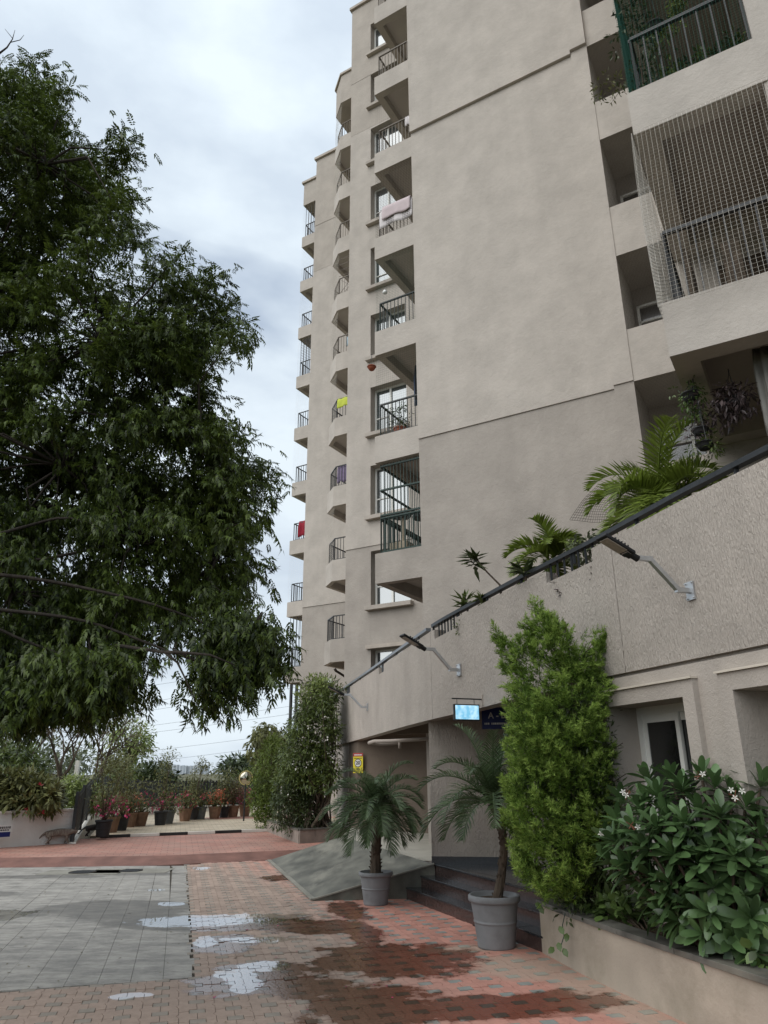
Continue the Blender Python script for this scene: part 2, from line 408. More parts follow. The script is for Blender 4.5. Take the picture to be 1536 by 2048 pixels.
def add_pools(m, n, l, b):
    # standing water in the low spots: a still surface that mirrors the sky, over the wet paving
    pm = mask_nodes(n, l, POOL, 0.95, 3.0, 0.05)
    gl = n.new('ShaderNodeBsdfGlossy'); gl.inputs['Roughness'].default_value = 0.02; gl.inputs['Color'].default_value = (0.95, 0.97, 1, 1)
    fr = n.new('ShaderNodeFresnel'); fr.inputs['IOR'].default_value = 3.2
    mu = n.new('ShaderNodeMath'); mu.operation = 'MULTIPLY'; l.new(pm, mu.inputs[0]); l.new(fr.outputs[0], mu.inputs[1])
    mx = n.new('ShaderNodeMixShader'); l.new(mu.outputs[0], mx.inputs[0]); l.new(b.outputs[0], mx.inputs[1]); l.new(gl.outputs[0], mx.inputs[2])
    l.new(mx.outputs[0], n['Material Output'].inputs['Surface'])
def paver_mat(name, red, dust, wet_f=0.34):
    m, n, l, b = _new(name)
    g = n.new('ShaderNodeNewGeometry')
    oi = n.new('ShaderNodeNewGeometry')
    nz = n.new('ShaderNodeTexNoise'); nz.inputs['Scale'].default_value = 9; nz.inputs['Detail'].default_value = 8; nz.inputs['Roughness'].default_value = 0.7
    l.new(g.outputs['Position'], nz.inputs['Vector'])
    dm = mask_nodes(n, l, DUST, 0.25, 1.3, 0.3)
    mx = n.new('ShaderNodeMix'); mx.data_type = 'RGBA'; mx.inputs['A'].default_value = (*red, 1); mx.inputs['B'].default_value = (*dust, 1)
    l.new(dm, mx.inputs['Factor'])
    # blotchy wear and piece-to-piece tone
    ad = n.new('ShaderNodeMath'); ad.operation = 'MULTIPLY_ADD'; ad.inputs[1].default_value = 0.35
    l.new(oi.outputs['Random Per Island'], ad.inputs[0]); l.new(nz.outputs['Fac'], ad.inputs[2])
    mr = n.new('ShaderNodeMapRange'); mr.inputs['From Min'].default_value = 0.35; mr.inputs['From Max'].default_value = 1.0; mr.inputs['To Min'].default_value = 0.72; mr.inputs['To Max'].default_value = 1.25
    l.new(ad.outputs[0], mr.inputs['Value'])
    sc1 = n.new('ShaderNodeVectorMath'); sc1.operation = 'SCALE'; l.new(mx.outputs['Result'], sc1.inputs[0]); l.new(mr.outputs['Result'], sc1.inputs['Scale'])
    pm = mask_nodes(n, l, PALE, 0.7, 2.6, 0.45)
    pf = n.new('ShaderNodeMath'); pf.operation = 'MULTIPLY'; pf.inputs[1].default_value = 0.55; l.new(pm, pf.inputs[0])
    mp_ = n.new('ShaderNodeMix'); mp_.data_type = 'RGBA'; l.new(pf.outputs[0], mp_.inputs['Factor']); l.new(sc1.outputs['Vector'], mp_.inputs['A']); mp_.inputs['B'].default_value = (0.44, 0.385, 0.30, 1)
    wm = mask_nodes(n, l, WET, 1.05, 2.9, 0.14)
    wv = n.new('ShaderNodeMapRange'); wv.inputs['To Min'].default_value = 1.0; wv.inputs['To Max'].default_value = wet_f
    l.new(wm, wv.inputs['Value'])
    wc = n.new('ShaderNodeMix'); wc.data_type = 'RGBA'; wc.inputs['A'].default_value = (1, 1, 1, 1); wc.inputs['B'].default_value = (wet_f * 1.2, wet_f * .82, wet_f * .68, 1); l.new(wm, wc.inputs['Factor'])
    sc2 = n.new('ShaderNodeVectorMath'); sc2.operation = 'MULTIPLY'; l.new(mp_.outputs['Result'], sc2.inputs[0]); l.new(wc.outputs['Result'], sc2.inputs[1])
    l.new(sc2.outputs['Vector'], b.inputs['Base Color'])
    rr = n.new('ShaderNodeMapRange'); rr.inputs['To Min'].default_value = 0.8; rr.inputs['To Max'].default_value = 0.16
    l.new(wm, rr.inputs['Value']); l.new(rr.outputs['Result'], b.inputs['Roughness'])
    _set(b, 'Specular IOR Level', 0.35)
    bp = n.new('ShaderNodeBump'); bp.inputs['Strength'].default_value = 0.35; bp.inputs['Distance'].default_value = 0.006
    nb = n.new('ShaderNodeTexNoise'); nb.inputs['Scale'].default_value = 45; nb.inputs['Detail'].default_value = 4
    l.new(g.outputs['Position'], nb.inputs['Vector']); l.new(nb.outputs['Fac'], bp.inputs['Height']); l.new(bp.outputs['Normal'], b.inputs['Normal'])
    add_pools(m, n, l, b)
    return m
M['paver_red'] = paver_mat('paver_red', (0.50, 0.245, 0.19), (0.35, 0.262, 0.21))
M['paver_grey'] = paver_mat('paver_grey', (0.26, 0.27, 0.245), (0.275, 0.24, 0.20), 0.25)
def slab_mat():
    m, n, l, b = _new('grey_slab')
    g = n.new('ShaderNodeNewGeometry')
    nz = n.new('ShaderNodeTexNoise'); nz.inputs['Scale'].default_value = 2.4; nz.inputs['Detail'].default_value = 12; nz.inputs['Roughness'].default_value = 0.78
    mp = n.new('ShaderNodeMapping'); mp.inputs['Scale'].default_value = (1.0, 2.2, 1); l.new(g.outputs['Position'], mp.inputs['Vector']); l.new(mp.outputs['Vector'], nz.inputs['Vector'])
    ad = n.new('ShaderNodeMath'); ad.operation = 'MULTIPLY_ADD'; ad.inputs[1].default_value = 0.10
    l.new(g.outputs['Random Per Island'], ad.inputs[0]); l.new(nz.outputs['Fac'], ad.inputs[2])
    rp = n.new('ShaderNodeValToRGB'); rp.color_ramp.elements[0].position = 0.40; rp.color_ramp.elements[0].color = (0.145, 0.135, 0.118, 1)
    rp.color_ramp.elements[1].position = 0.66; rp.color_ramp.elements[1].color = (0.40, 0.38, 0.345, 1)
    l.new(ad.outputs[0], rp.inputs['Fac'])
    wm = mask_nodes(n, l, [(-3.7, 11.2, 1.2, 0.75, -8), (-6.2, 14.6, 1.2, 0.25, 0), (-2.5, 10.2, 1.0, 0.5, 0), (-7.4, 10.5, .6, .6, 0), (-2.75, 11.4, .35, .4, 0), (-4.6, 14.9, 0.9, 0.22, 0), (-6.6, 12.6, 0.9, 0.3, 0)], 0.55, 1.6, 0.12)
    wv = n.new('ShaderNodeMapRange'); wv.inputs['To Min'].default_value = 1.0; wv.inputs['To Max'].default_value = 0.55; l.new(wm, wv.inputs['Value'])
    s2 = n.new('ShaderNodeVectorMath'); s2.operation = 'SCALE'; l.new(rp.outputs['Color'], s2.inputs[0]); l.new(wv.outputs['Result'], s2.inputs['Scale'])
    l.new(s2.outputs['Vector'], b.inputs['Base Color'])
    rr = n.new('ShaderNodeMapRange'); rr.inputs['From Min'].default_value = 0.35; rr.inputs['From Max'].default_value = 0.65
    rr.inputs['To Min'].default_value = 0.5; rr.inputs['To Max'].default_value = 0.8; l.new(nz.outputs['Fac'], rr.inputs['Value']); l.new(rr.outputs['Result'], b.inputs['Roughness'])
    _set(b, 'Specular IOR Level', 0.22)
    nb = n.new('ShaderNodeTexNoise'); nb.inputs['Scale'].default_value = 30; nb.inputs['Detail'].default_value = 5; l.new(g.outputs['Position'], nb.inputs['Vector'])
    bp = n.new('ShaderNodeBump'); bp.inputs['Strength'].default_value = 0.25; bp.inputs['Distance'].default_value = 0.008; l.new(nb.outputs['Fac'], bp.inputs['Height']); l.new(bp.outputs['Normal'], b.inputs['Normal'])
    add_pools(m, n, l, b)
    return m
M['grey_slab'] = slab_mat()
M['mortar'] = mat('mortar', (0.07, 0.06, 0.045), 0.95, 0.3, 12)
M['earth'] = mat('earth', (0.10, 0.095, 0.05), 0.95, 0.35, 0.15)

tag(MB().add([(-3000,-300,-0.6),(3000,-300,-0.6),(3000,5000,-0.6),(-3000,5000,-0.6)], [(0,1,2,3)]).build('ground', 'earth'), kind='structure')
yard = MB().box(-12, 6.5, -6, 16.2, -0.5, -0.012).build('courtyard_paving', 'mortar'); tag(yard, kind='structure')

KERB0 = np.array([(-12.0, 15.85), (-7.77, 16.04), (-6.5, 16.12), (-4.78, 16.24), (-2.3, 17.2), (-0.5, 18.2)])
def kerb_y(x): return float(np.interp(x, KERB0[:, 0], KERB0[:, 1]))
PLAN_R = np.array([(1.6, 8.5), (1.76, 7.78), (1.98, 7.0), (2.2, 6.28), (2.55, 5.2), (3.0, 3.8)])
def right_limit(y):
    if y < 8.5: return float(np.interp(y, PLAN_R[::-1, 1], PLAN_R[::-1, 0]))
    return float(np.interp(y, [8.5, 11.9, 11.91, 16.9], [1.6, 0.35, -0.95, -2.4]))
TU, TV = 0.25, 0.28
def tile_mesh(name, poly, thick=0.012):
    mb = MB(); mb.prism(poly, -thick, 0.0); me = bpy.data.meshes.new(name); me.from_pydata(mb.v, [], mb.f); me.update(); return me
def vu(a, b): p = VD * a + UD * b; return (p[0], p[1])
hv, hu, nv, nu, gp = TV / 2 - .002, TU / 2 - .002, 0.062, 0.05, 0.002
# two interlocking halves per tile, notched at the corners for the grey blocks
def half(sg):
    if sg < 0: P = [(-hv + nv, -hu), (-gp, -hu), (-gp, -0.03), (-gp - 0.02, 0.03), (-gp, 0.06), (-gp, hu), (-hv + nv, hu), (-hv + nv, hu - nu), (-hv, hu - nu), (-hv, -hu + nu), (-hv + nv, -hu + nu)]
    else: P = [(gp, -hu), (hv - nv, -hu), (hv - nv, -hu + nu), (hv, -hu + nu), (hv, hu - nu), (hv - nv, hu - nu), (hv - nv, hu), (gp, hu), (gp, 0.06), (gp - 0.02, 0.03), (gp, -0.03)]
    return [vu(a, b) for a, b in P]
me_half = [tile_mesh('red_paver', half(-1)), tile_mesh('red_paver', half(1))]
me_grey = tile_mesh('grey_paver', [vu(a, b) for a, b in ((-nv + .003, -nu + .003), (nv - .003, -nu + .003), (nv - .003, nu - .003), (-nv + .003, nu - .003))])
for me in me_half: me.materials.append(M['paver_red'])
me_grey.materials.append(M['paver_grey'])
V_EDGE, U_EDGE = 0.28, 7.86
reds, greys = [], []
for i in range(-36, 18):
    for j in range(16, 80):
        v, u = (i + .5) * TV, (j + .5) * TU + .05
        c = xy(u, v); jit = rng.normal(0, 0.0016)
        near = V_EDGE + 0.0
        ue = U_EDGE - max(0, (-v - 1.0)) * 0.02
        def ok(c, u, v, m=0.1):
            return c[1] < kerb_y(c[0]) - 0.12 and c[0] < right_limit(c[1]) - 0.02 + m and c[0] > -11.8 and not (v < near and u > ue)
        if ok(c, u, v): reds.append((c, jit))
        vg, ug = i * TV, j * TU + .05
        cg = xy(ug, vg)
        if ok(cg, ug, vg, 0.05): greys.append((cg, jit))
def key(c):
    u = np.array([c[0], c[1], 0]) - np.array([0, 0, CAM_H])
    zc = u[1] * math.cos(PITCH) + u[2] * math.sin(PITCH); yc = -u[1] * math.sin(PITCH) + u[2] * math.cos(PITCH)
    px, py = 768 + F_PX * u[0] / zc, 1024 - F_PX * yc / zc
    return (0 if (-20 < px < 1556 and py < 2062) else 1, c[1])
def lay(name, items, meshes, material, limit=300):
    items = sorted(items, key=lambda t: key(t[0]))
    k = 0; rest = MB()
    for c, jit in items:
        for me in meshes:
            jz = jit + rng.normal(0, 0.0008)
            if k < limit:
                o = bpy.data.objects.new(name, me); col.objects.link(o); o.parent = yard; o.location = (c[0], c[1], jz); k += 1
            else:
                rest.add([(w.co.x + c[0], w.co.y + c[1], w.co.z + jz) for w in me.vertices], [tuple(p.vertices) for p in me.polygons])
    if rest.v: tag(rest.build(name + 's_beyond', material, yard), kind='stuff')
lay('red_paver', reds, me_half, 'paver_red')
lay('grey_paver', greys, [me_grey], 'paver_grey')
# weathered grey concrete slabs in long strips
for i in range(-34, 1):
    v0, v1 = i * TV + .0018, (i + 1) * TV - .0018
    ends = [U_EDGE - max(0, (-v0 - 1.0)) * 0.02 + float(rng.uniform(-.05, .03))]
    u = ends[0] + rng.uniform(3, 6)
    while u < 17: ends.append(u); u += rng.uniform(5, 8)
    ends.append(18.6)
    if i == 0: ends = list(np.arange(ends[0], 18.6, TU))
    for a, b in zip(ends, ends[1:]):
        if i == 0: v1 = (i + 1) * TV - .002 + float(rng.uniform(-.035, .012))
        P = []
        for (uu, vv) in ((a + .0006, v0), (a + .0006, v1), (b - .0006, v1), (b - .0006, v0)): P.append([uu, vv])
        # cut at the far kerb
        for p in P:
            while p[0] > a + 0.05 and xy(*p)[1] > kerb_y(xy(*p)[0]) - 0.04: p[0] -= 0.03
        if P[2][0] - P[1][0] < 0.15 and P[3][0] - P[0][0] < 0.15: continue
        pts = [xy(*p) for p in P]
        if min(p[0] for p in pts) < -11.9: continue
        if max(p[1] for p in pts) > 16.15: pts = [np.array([p[0], min(p[1], 16.15)]) for p in pts]
        MB().prism([tuple(p) for p in pts], -0.012, float(rng.normal(0.0005, 0.001))).build('concrete_slab', 'grey_slab', yard)

# two drain covers in a concrete collar
def drain(label, cx, cy, w):
    c = on(cx, cy)
    root = empty('drain_cover', (c[0], c[1], 0.0)); tag(root, label, 'drain cover', 'drain covers by the kerb')
    MB().box(-0.75, 0.75, -0.33, 0.33, 0.0015, 0.006).build('collar', 'concrete', root)
    mb = MB(); mb.lathe([(0.0, .006), (w, .006), (w, .014), (w - .03, .014), (w - .03, .011), (0.0, .011)], 24)
    mb.build('lid', 'bark_dark', root)
    g = MB()
    for k in range(-4, 5): g.box(-w * .75, w * .75, k * .05 - .012, k * .05 + .012, .011, .0145)
    g.build('grating', 'black_plastic', root)
drain('drain cover in the grey slabs farther from the ramp', 165, 1745, 0.25)
drain('drain cover in the grey slabs nearer to the ramp', 262, 1742, 0.22)

# raised far pavement with a painted slope, black and white kerb, pale terrace
def tiles_far(name, c, c2, su=TU, sv=TV, joint=0.75):
    m, n, l, b = _new(name)
    g = n.new('ShaderNodeNewGeometry'); mp = n.new('ShaderNodeMapping'); mp.inputs['Rotation'].default_value = (0, 0, R(-15)); l.new(g.outputs['Position'], mp.inputs['Vector'])
    bt = n.new('ShaderNodeTexBrick'); bt.inputs['Scale'].default_value = 1.0; bt.inputs['Brick Width'].default_value = sv; bt.inputs['Row Height'].default_value = su
    bt.inputs['Mortar Size'].default_value = 0.006; bt.inputs['Color1'].default_value = (*c, 1); bt.inputs['Color2'].default_value = (*c2, 1)
    bt.inputs['Mortar'].default_value = (*[v * joint * .6 for v in c], 1); bt.inputs['Bias'].default_value = 0.0
    l.new(mp.outputs['Vector'], bt.inputs['Vector'])
    nz = n.new('ShaderNodeTexNoise'); nz.inputs['Scale'].default_value = 1.1; nz.inputs['Detail'].default_value = 8; nz.inputs['Roughness'].default_value = .65; l.new(g.outputs['Position'], nz.inputs['Vector'])
    mr = n.new('ShaderNodeMapRange'); mr.inputs['From Min'].default_value = .3; mr.inputs['From Max'].default_value = .7; mr.inputs['To Min'].default_value = .72; mr.inputs['To Max'].default_value = 1.2; l.new(nz.outputs['Fac'], mr.inputs['Value'])
    s = n.new('ShaderNodeVectorMath'); s.operation = 'SCALE'; l.new(bt.outputs['Color'], s.inputs[0]); l.new(mr.outputs['Result'], s.inputs['Scale']); l.new(s.outputs['Vector'], b.inputs['Base Color'])
    b.inputs['Roughness'].default_value = .75; _set(b, 'Specular IOR Level', .3)
    return m
M['far_red'] = tiles_far('far_red_tiles', (0.40, 0.20, 0.155), (0.36, 0.215, 0.17))
M['far_beige'] = tiles_far('far_beige_tiles', (0.50, 0.43, 0.32), (0.46, 0.38, 0.28))
M['kerb_red'] = mat('kerb_red', (0.19, 0.095, 0.075), 0.75, 0.25, 2.5, spots=.5, bump=.2)
KERB1 = KERB0 + np.array([(0.05, 0.62)] * 6)
mb = MB(); nk = len(KERB0)
mb.add([(x, y, -0.004) for x, y in KERB0] + [(x, y, 0.12) for x, y in KERB1] + [(x, y, -0.3) for x, y in KERB0], [(i, i+1, nk+i+1, nk+i) for i in range(nk-1)] + [(2*nk+i, 2*nk+i+1, i+1, i) for i in range(nk-1)])
tag(mb.build('pavement_slope', 'kerb_red'), kind='structure')
BW = np.array([(-13.0, 18.3), (-7.77, 21.39), (-6.01, 22.42), (-3.54, 23.55), (-1.5, 24.4)])
FP = [tuple(p) for p in KERB1] + [tuple(p) for p in BW[::-1]]
mb = MB(); mb.prism(FP, -0.4, 0.12); tag(mb.build('pavement', 'far_red'), kind='structure')
TP = [tuple(p + np.array([-.03, .06])) for p in BW[1:]] + [(3.0, 26.0), (3.0, 40.0), (-14.0, 40.0), (-10.9, 30.5), (-8.05, 21.4)]
mb = MB(); mb.prism(TP, -0.4, 0.18); tag(mb.build('terrace_paving', 'far_beige'), kind='structure')
# a faint red band curves over the terrace
c0 = np.array([-3.2, 24.4]); arc = []
for k in range(15):
    a = R(62 + 62 * k / 14); arc.append((c0[0] + 6.2 * math.cos(a) * 1.1, c0[1] + 6.2 * math.sin(a)))
inner = [(c0[0] + (x - c0[0]) * .78, c0[1] + (y - c0[1]) * .78) for x, y in arc]
mb = MB(); mb.add([(x, y, .184) for x, y in arc + inner[::-1]], [tuple(range(len(arc) * 2))]); tag(mb.build('paving_band', 'far_red'), kind='structure')
kr = empty('painted_kerb', (-5.6, 22.6, 0.12)); tag(kr, 'low kerb painted in black and white blocks edging the pale terrace', 'kerb')
dist = 0; a, b = BW[1], BW[4]
L = np.linalg.norm(b - a); t = (b - a) / L; nrm = np.array([-t[1], t[0]])
k = 0
while dist < L - .2:
    e = min(dist + .78, L); c = a + t * (dist + e) / 2 - np.array([-5.6, 22.6])
    MB().obox((c[0], c[1], .04), (t[0] * (e - dist) / 2 - .003 * t[0], t[1] * (e - dist) / 2 - .003 * t[1], 0), (nrm[0] * .06, nrm[1] * .06, 0), (0, 0, .035)).build('block', ('black_paint', 'white_paint')[k % 2] if k != 9 else 'yellow_paint', kr)
    dist = e; k += 1
# ================================================================== apartment tower (local x runs along its walls, y goes inward)
tower = empty('apartment_tower', (0.83, 15.37, 0.0), R(-30.4))
tag(tower, 'tall taupe rendered apartment tower with stacked balconies rising behind the podium', 'building')
def wall(x0, x1, y0, y1, z0, z1, m, name='wall'): return MB().box(x0, x1, y0, y1, z0, z1).build(name, m, tower)
def railing(path, z0, z1, m, parent, step=0.11, r=0.008, tr=0.045, close=False, bottom=True, name='railing', th=0.035):
    mb = MB()
    for a, b in zip(path, path[1:]):
        a, b = np.array(a, float), np.array(b, float)
        mb.bar((*a, z1), (*b, z1), tr, th)
        if bottom: mb.bar((*a, z0 + .05), (*b, z0 + .05), .022, .022)
        L = np.linalg.norm(b - a); n = max(1, int(round(L / step)))
        for k in range(n + 1):
            p = a + (b - a) * k / n; w = 0.028 if k in (0, n) else 2 * r
            mb.bar((*p, z0), (*p, z1 - .012), w)
    return mb.build(name, m, parent)
def net(c00, c10, c01, c11, nx, ny, r, m, parent, sag=0.0, jit=0.0, seed=0, name='net', segs=None):
    """cord net hung between four corners (bottom-left, bottom-right, top-left, top-right)"""
    rr = np.random.default_rng(seed); c00, c10, c01, c11 = [np.array(c, float) for c in (c00, c10, c01, c11)]
    nrm = np.cross(c10 - c00, c01 - c00); nrm /= np.linalg.norm(nrm)
    J = rr.normal(0, 1, (8, 8))
    def P(s, t):
        p = (c00 * (1 - s) + c10 * s) * (1 - t) + (c01 * (1 - s) + c11 * s) * t
        w = math.sin(s * 5.1 + J[0, 0]) * math.sin(t * 6.3 + J[1, 1]) + .6 * math.sin(s * 11 + t * 4 + J[2, 2])
        b = sag * 4 * t * (1 - t) * (1 - .6 * t) * (0.6 + .4 * math.sin(math.pi * s))
        e = (c10 - c00) / np.linalg.norm(c10 - c00)
        return p + nrm * (b + jit * w) + e * jit * .6 * math.sin(t * 9 + s * 7 + J[3, 3]) + np.array([0, 0, -sag * .3 * math.sin(math.pi * s) * t * (1 - t) * 2])
    mb = MB(); sg = segs or (2 if sag == 0 and jit == 0 else 14)
    for i in range(nx + 1): mb.tube([P(i / nx, t / sg) for t in range(sg + 1)], r, 3, False)
    for j in range(ny + 1): mb.tube([P(s / sg, j / ny) for s in range(sg + 1)], r, 3, False)
    return mb.build(name, m, parent)

# ---- wall A, nearest: three render fields, each upper one slightly proud
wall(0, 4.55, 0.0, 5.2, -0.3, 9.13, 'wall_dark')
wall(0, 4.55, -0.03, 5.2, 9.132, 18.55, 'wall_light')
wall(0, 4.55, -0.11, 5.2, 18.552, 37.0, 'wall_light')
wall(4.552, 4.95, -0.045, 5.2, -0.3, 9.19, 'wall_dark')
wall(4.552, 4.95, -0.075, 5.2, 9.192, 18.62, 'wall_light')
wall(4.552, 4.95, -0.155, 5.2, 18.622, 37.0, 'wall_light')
# ---- recessed loggia bay beside it
wall(4.952, 8.2, 1.35, 1.6, 3.0, 37, 'wall_dark', 'back_wall')
spans = [(-0.3, 7.3, 'wall_dark'), (9.17, 10.39, 'wall_light'), (12.26, 13.58, 'wall_light'), (15.56, 16.72, 'wall_light'), (18.57, 19.8, 'wall_light'), (21.6, 22.9, 'wall_light'), (24.8, 37, 'wall_light')]
for a, b, m in spans: wall(4.952, 6.6, -0.06, 1.348, a, b, m, 'spandrel')
for (a, b) in ((7.3, 9.17), (10.39, 12.26), (13.58, 15.56), (16.72, 18.57), (19.8, 21.6)):
    w = empty('loggia_window'); w.parent = tower
    mb = MB()
    x0, x1, z0, z1 = 5.03, 6.45, a + .45, a + 1.35
    for q in ((x0, x1, z0, z0 + .06), (x0, x1, z1 - .06, z1), (x0, x0 + .06, z0, z1), (x1 - .06, x1, z0, z1), (5.72, 5.78, z0, z1), (x0, x1, (z0 + z1) / 2 - .02, (z0 + z1) / 2 + .02)):
        mb.box(q[0], q[1], 1.24, 1.3, q[2], q[3])
    mb.build('frame', 'white_frame', w); MB().box(x0 + .05, x1 - .05, 1.305, 1.325, z0 + .05, z1 - .05).build('pane', 'glass_dark', w)
    mb = MB()
    for k in range(5): mb.box(5.80, 6.4, 1.20, 1.24, z0 + .5 + k * .08, z0 + .545 + k * .08)
    mb.build('louvre', 'white_frame', w)
    net((4.97, -.03, a), (6.58, -.03, a), (4.97, -.03, b), (6.58, -.03, b), 56, 62, .0018, 'net_dark', tower, name='bird_net')

# ---- wall B, set back, with a column of windows
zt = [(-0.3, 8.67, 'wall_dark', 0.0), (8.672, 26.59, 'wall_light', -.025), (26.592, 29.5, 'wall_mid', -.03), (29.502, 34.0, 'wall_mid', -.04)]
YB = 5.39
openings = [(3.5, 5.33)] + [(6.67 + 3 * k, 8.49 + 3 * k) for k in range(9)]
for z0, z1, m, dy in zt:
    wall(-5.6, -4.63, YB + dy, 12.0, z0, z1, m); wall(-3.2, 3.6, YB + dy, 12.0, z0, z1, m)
    cuts = sorted([(max(a, z0), min(b, z1)) for a, b in openings if b > z0 and a < z1]); z = z0
    for a, b in cuts:
        if a > z + .001: wall(-4.628, -3.202, YB + dy, 12.0, z, a, m)
        z = b
    if z < z1 - .001: wall(-4.628, -3.202, YB + dy, 12.0, z, z1, m)
MB().box(-5.68, -3.0, YB - .14, 12.0, 34.0, 34.14).build('roof_coping', 'coping', tower)
for i, (a, b) in enumerate(openings):
    w = empty('window'); w.parent = tower
    yb = YB + .26
    mb = MB(); x0, x1 = -4.62, -3.21
    for q in ((x0, x1, a + .0, a + .07), (x0, x1, b - .07, b), (x0, x0 + .07, a + .07, b - .07), (x1 - .07, x1, a + .07, b - .07), (-4.02, -3.95, a + .07, b - .07), (x0 + .07, -4.02, (a + b) / 2 - .25, (a + b) / 2 - .21)):
        mb.box(q[0], q[1], yb, yb + .07, q[2], q[3])
    mb.build('frame', 'white_frame', w)
    MB().box(x0 + .06, -4.0, yb + .03, yb + .04, a + .06, b - .06).build('pane', 'glass', w)
    MB().box(-3.97, x1 - .06, yb + .045, yb + .055, a + .06, b - .06).build('pane', 'glass', w)
    MB().box(x0, x1, yb + .35, yb + .4, a, b).build('curtain', 'coping', w)
    if i: MB().box(-4.76, -3.1, YB - .2, YB + .25, a - .13, a - .002).build('sill', 'wall_mid', w)
    else: MB().box(-4.76, -3.1, YB - .12, YB + .02, b + .01, b + .12).build('lintel', 'coping', w)

# ---- balconies along wall A
def slab_balcony(poly, zs, ztop, m, parent=tower, beam=.2, under='slab_under'):
    """perimeter upstand and drop beam round a higher slab, so that the underside shows a coffer"""
    root = empty('balcony'); root.parent = parent
    n = len(poly); c = np.mean(np.array(poly), axis=0)
    mb = MB()
    P = [np.array(p, float) for p in poly]
    if sum(P[i][0]*P[(i+1)%n][1]-P[(i+1)%n][0]*P[i][1] for i in range(n)) < 0: P = P[::-1]
    I = []
    for i in range(n):
        a, b, d_ = P[i - 1], P[i], P[(i + 1) % n]
        e1, e2 = (b - a) / np.linalg.norm(b - a), (d_ - b) / np.linalg.norm(d_ - b)
        n1, n2 = np.array([-e1[1], e1[0]]), np.array([-e2[1], e2[0]])
        I.append(b + (n1 + n2) * beam / (1 + np.dot(n1, n2)))
    vs = [(*p, zs) for p in P] + [(*p, ztop) for p in P] + [(*p, zs) for p in I] + [(*p, ztop) for p in I]
    fs = []
    for i in range(n):
        j = (i + 1) % n
        fs += [(i, j, n + j, n + i), (2*n + j, 2*n + i, 3*n + i, 3*n + j), (n + i, n + j, 3*n + j, 3*n + i), (j, i, 2*n + i, 2*n + j)]
    mb.add(vs, fs); mb.build('parapet', m, root)
    mb = MB(); mb.prism([tuple(c + (p - c) * 1.02) for p in I], zs + .26, zs + .40); mb.build('floor_slab', under, root)
    return root
PA = [(-1.22, 0.02), (-0.004, 0.02), (-0.004, 2.9), (-1.22, 2.9)]
railA = ['rail_green', 'rail_black', 'rail_black', 'rail_brown', 'rail_brown', 'rail_brown', 'rail_brown', 'rail_brown']
balA = []
for k in range(9):
    zs = 5.8 + 3 * k
    b = slab_balcony(PA, zs, 6.51 + 3 * k, 'wall_light' if k else 'wall_dark'); balA.append(b)
    z0 = 6.5 + 3 * k
    m = railA[min(k, 7)]
    railing([(-.02, .10), (-1.10, .10), (-1.10, 2.8)], z0, z0 + .88, m, b)
for k, (m, nx, ny, r) in {1: ('net_green', 20, 36, .0012), 2: ('net_green', 26, 46, .0016), 3: ('net_dark', 24, 42, .003), 4: ('net_dark', 18, 32, .0008)}.items():
    z0, z1 = 6.5 + 3 * k, 8.8 + 3 * k
    net((-1.2, .06, z0), (-.01, .06, z0), (-1.2, .06, z1), (-.01, .06, z1), nx, ny, r, m, balA[k], name='bird_net')
# full-height grille of the lowest one
mb = MB()
for z in (6.56, 7.36, 7.46, 8.1, 8.72):
    mb.bar((-1.12, .13, z), (-.02, .13, z), .05, .04); mb.bar((-1.12, .13, z), (-1.12, 2.8, z), .05, .04)
for i in range(13): mb.bar((-1.12 + i * .09, .13, 6.52), (-1.12 + i * .09, .13, 8.78), .014)
for i in range(14): mb.bar((-1.12, .13 + i * .2, 6.52), (-1.12, .13 + i * .2, 8.78), .014)
mb.build('grille', 'rail_green', balA[0])

# ---- chamfered balconies between B and C
YO = 7.96
PO = [(-8.62, 10.0), (-8.62, 8.55), (-7.93, YO), (-5.602, YO), (-5.602, 10.0)]
balO = []
for k in range(9):
    b = slab_balcony(PO, 5.5 + 3 * k, 6.32 + 3 * k, 'wall_light' if k else 'wall_dark', beam=.16); balO.append(b)
    z0 = 6.31 + 3 * k
    railing([(-8.5, 9.9), (-8.5, 8.6), (-7.87, YO + .09), (-5.62, YO + .09)], z0, z0 + .88, 'rail_brown' if k > 3 else 'rail_black', b, step=.13)
    if k not in (0, 2):
        net((-8.56, 8.52, z0), (-7.9, YO + .04, z0), (-8.56, 8.52, z0 + 2.15), (-7.9, YO + .04, z0 + 2.15), 10, 30, .0022, 'net_white', b, name='bird_net', sag=.08)
mb = MB(); mb.prism([(-8.70, 10.0), (-8.70, 8.5), (-7.96, YO - .08), (-5.602, YO - .08), (-5.602, 10.0)], 34.3, 34.42); mb.build('roof_coping', 'coping', tower)
mb = MB(); mb.prism(PO, 32.5, 34.298); mb.build('roof_fascia', 'wall_mid', tower)
mb = MB()
for i in range(9):
    mb.bar((-7.9 + i * .26, YO + .07, 21.32), (-7.9 + i * .26 + .9, YO + .07, 22.2), .014); mb.bar((-7.9 + i * .26, YO + .07, 22.2), (-7.9 + i * .26 + .9, YO + .07, 21.32), .014)
for z in (22.3, 22.6, 22.9, 23.2): mb.bar((-7.9, YO + .07, z), (-5.62, YO + .07, z), .016)
mb.build('grille', 'rail_brown', balO[5])

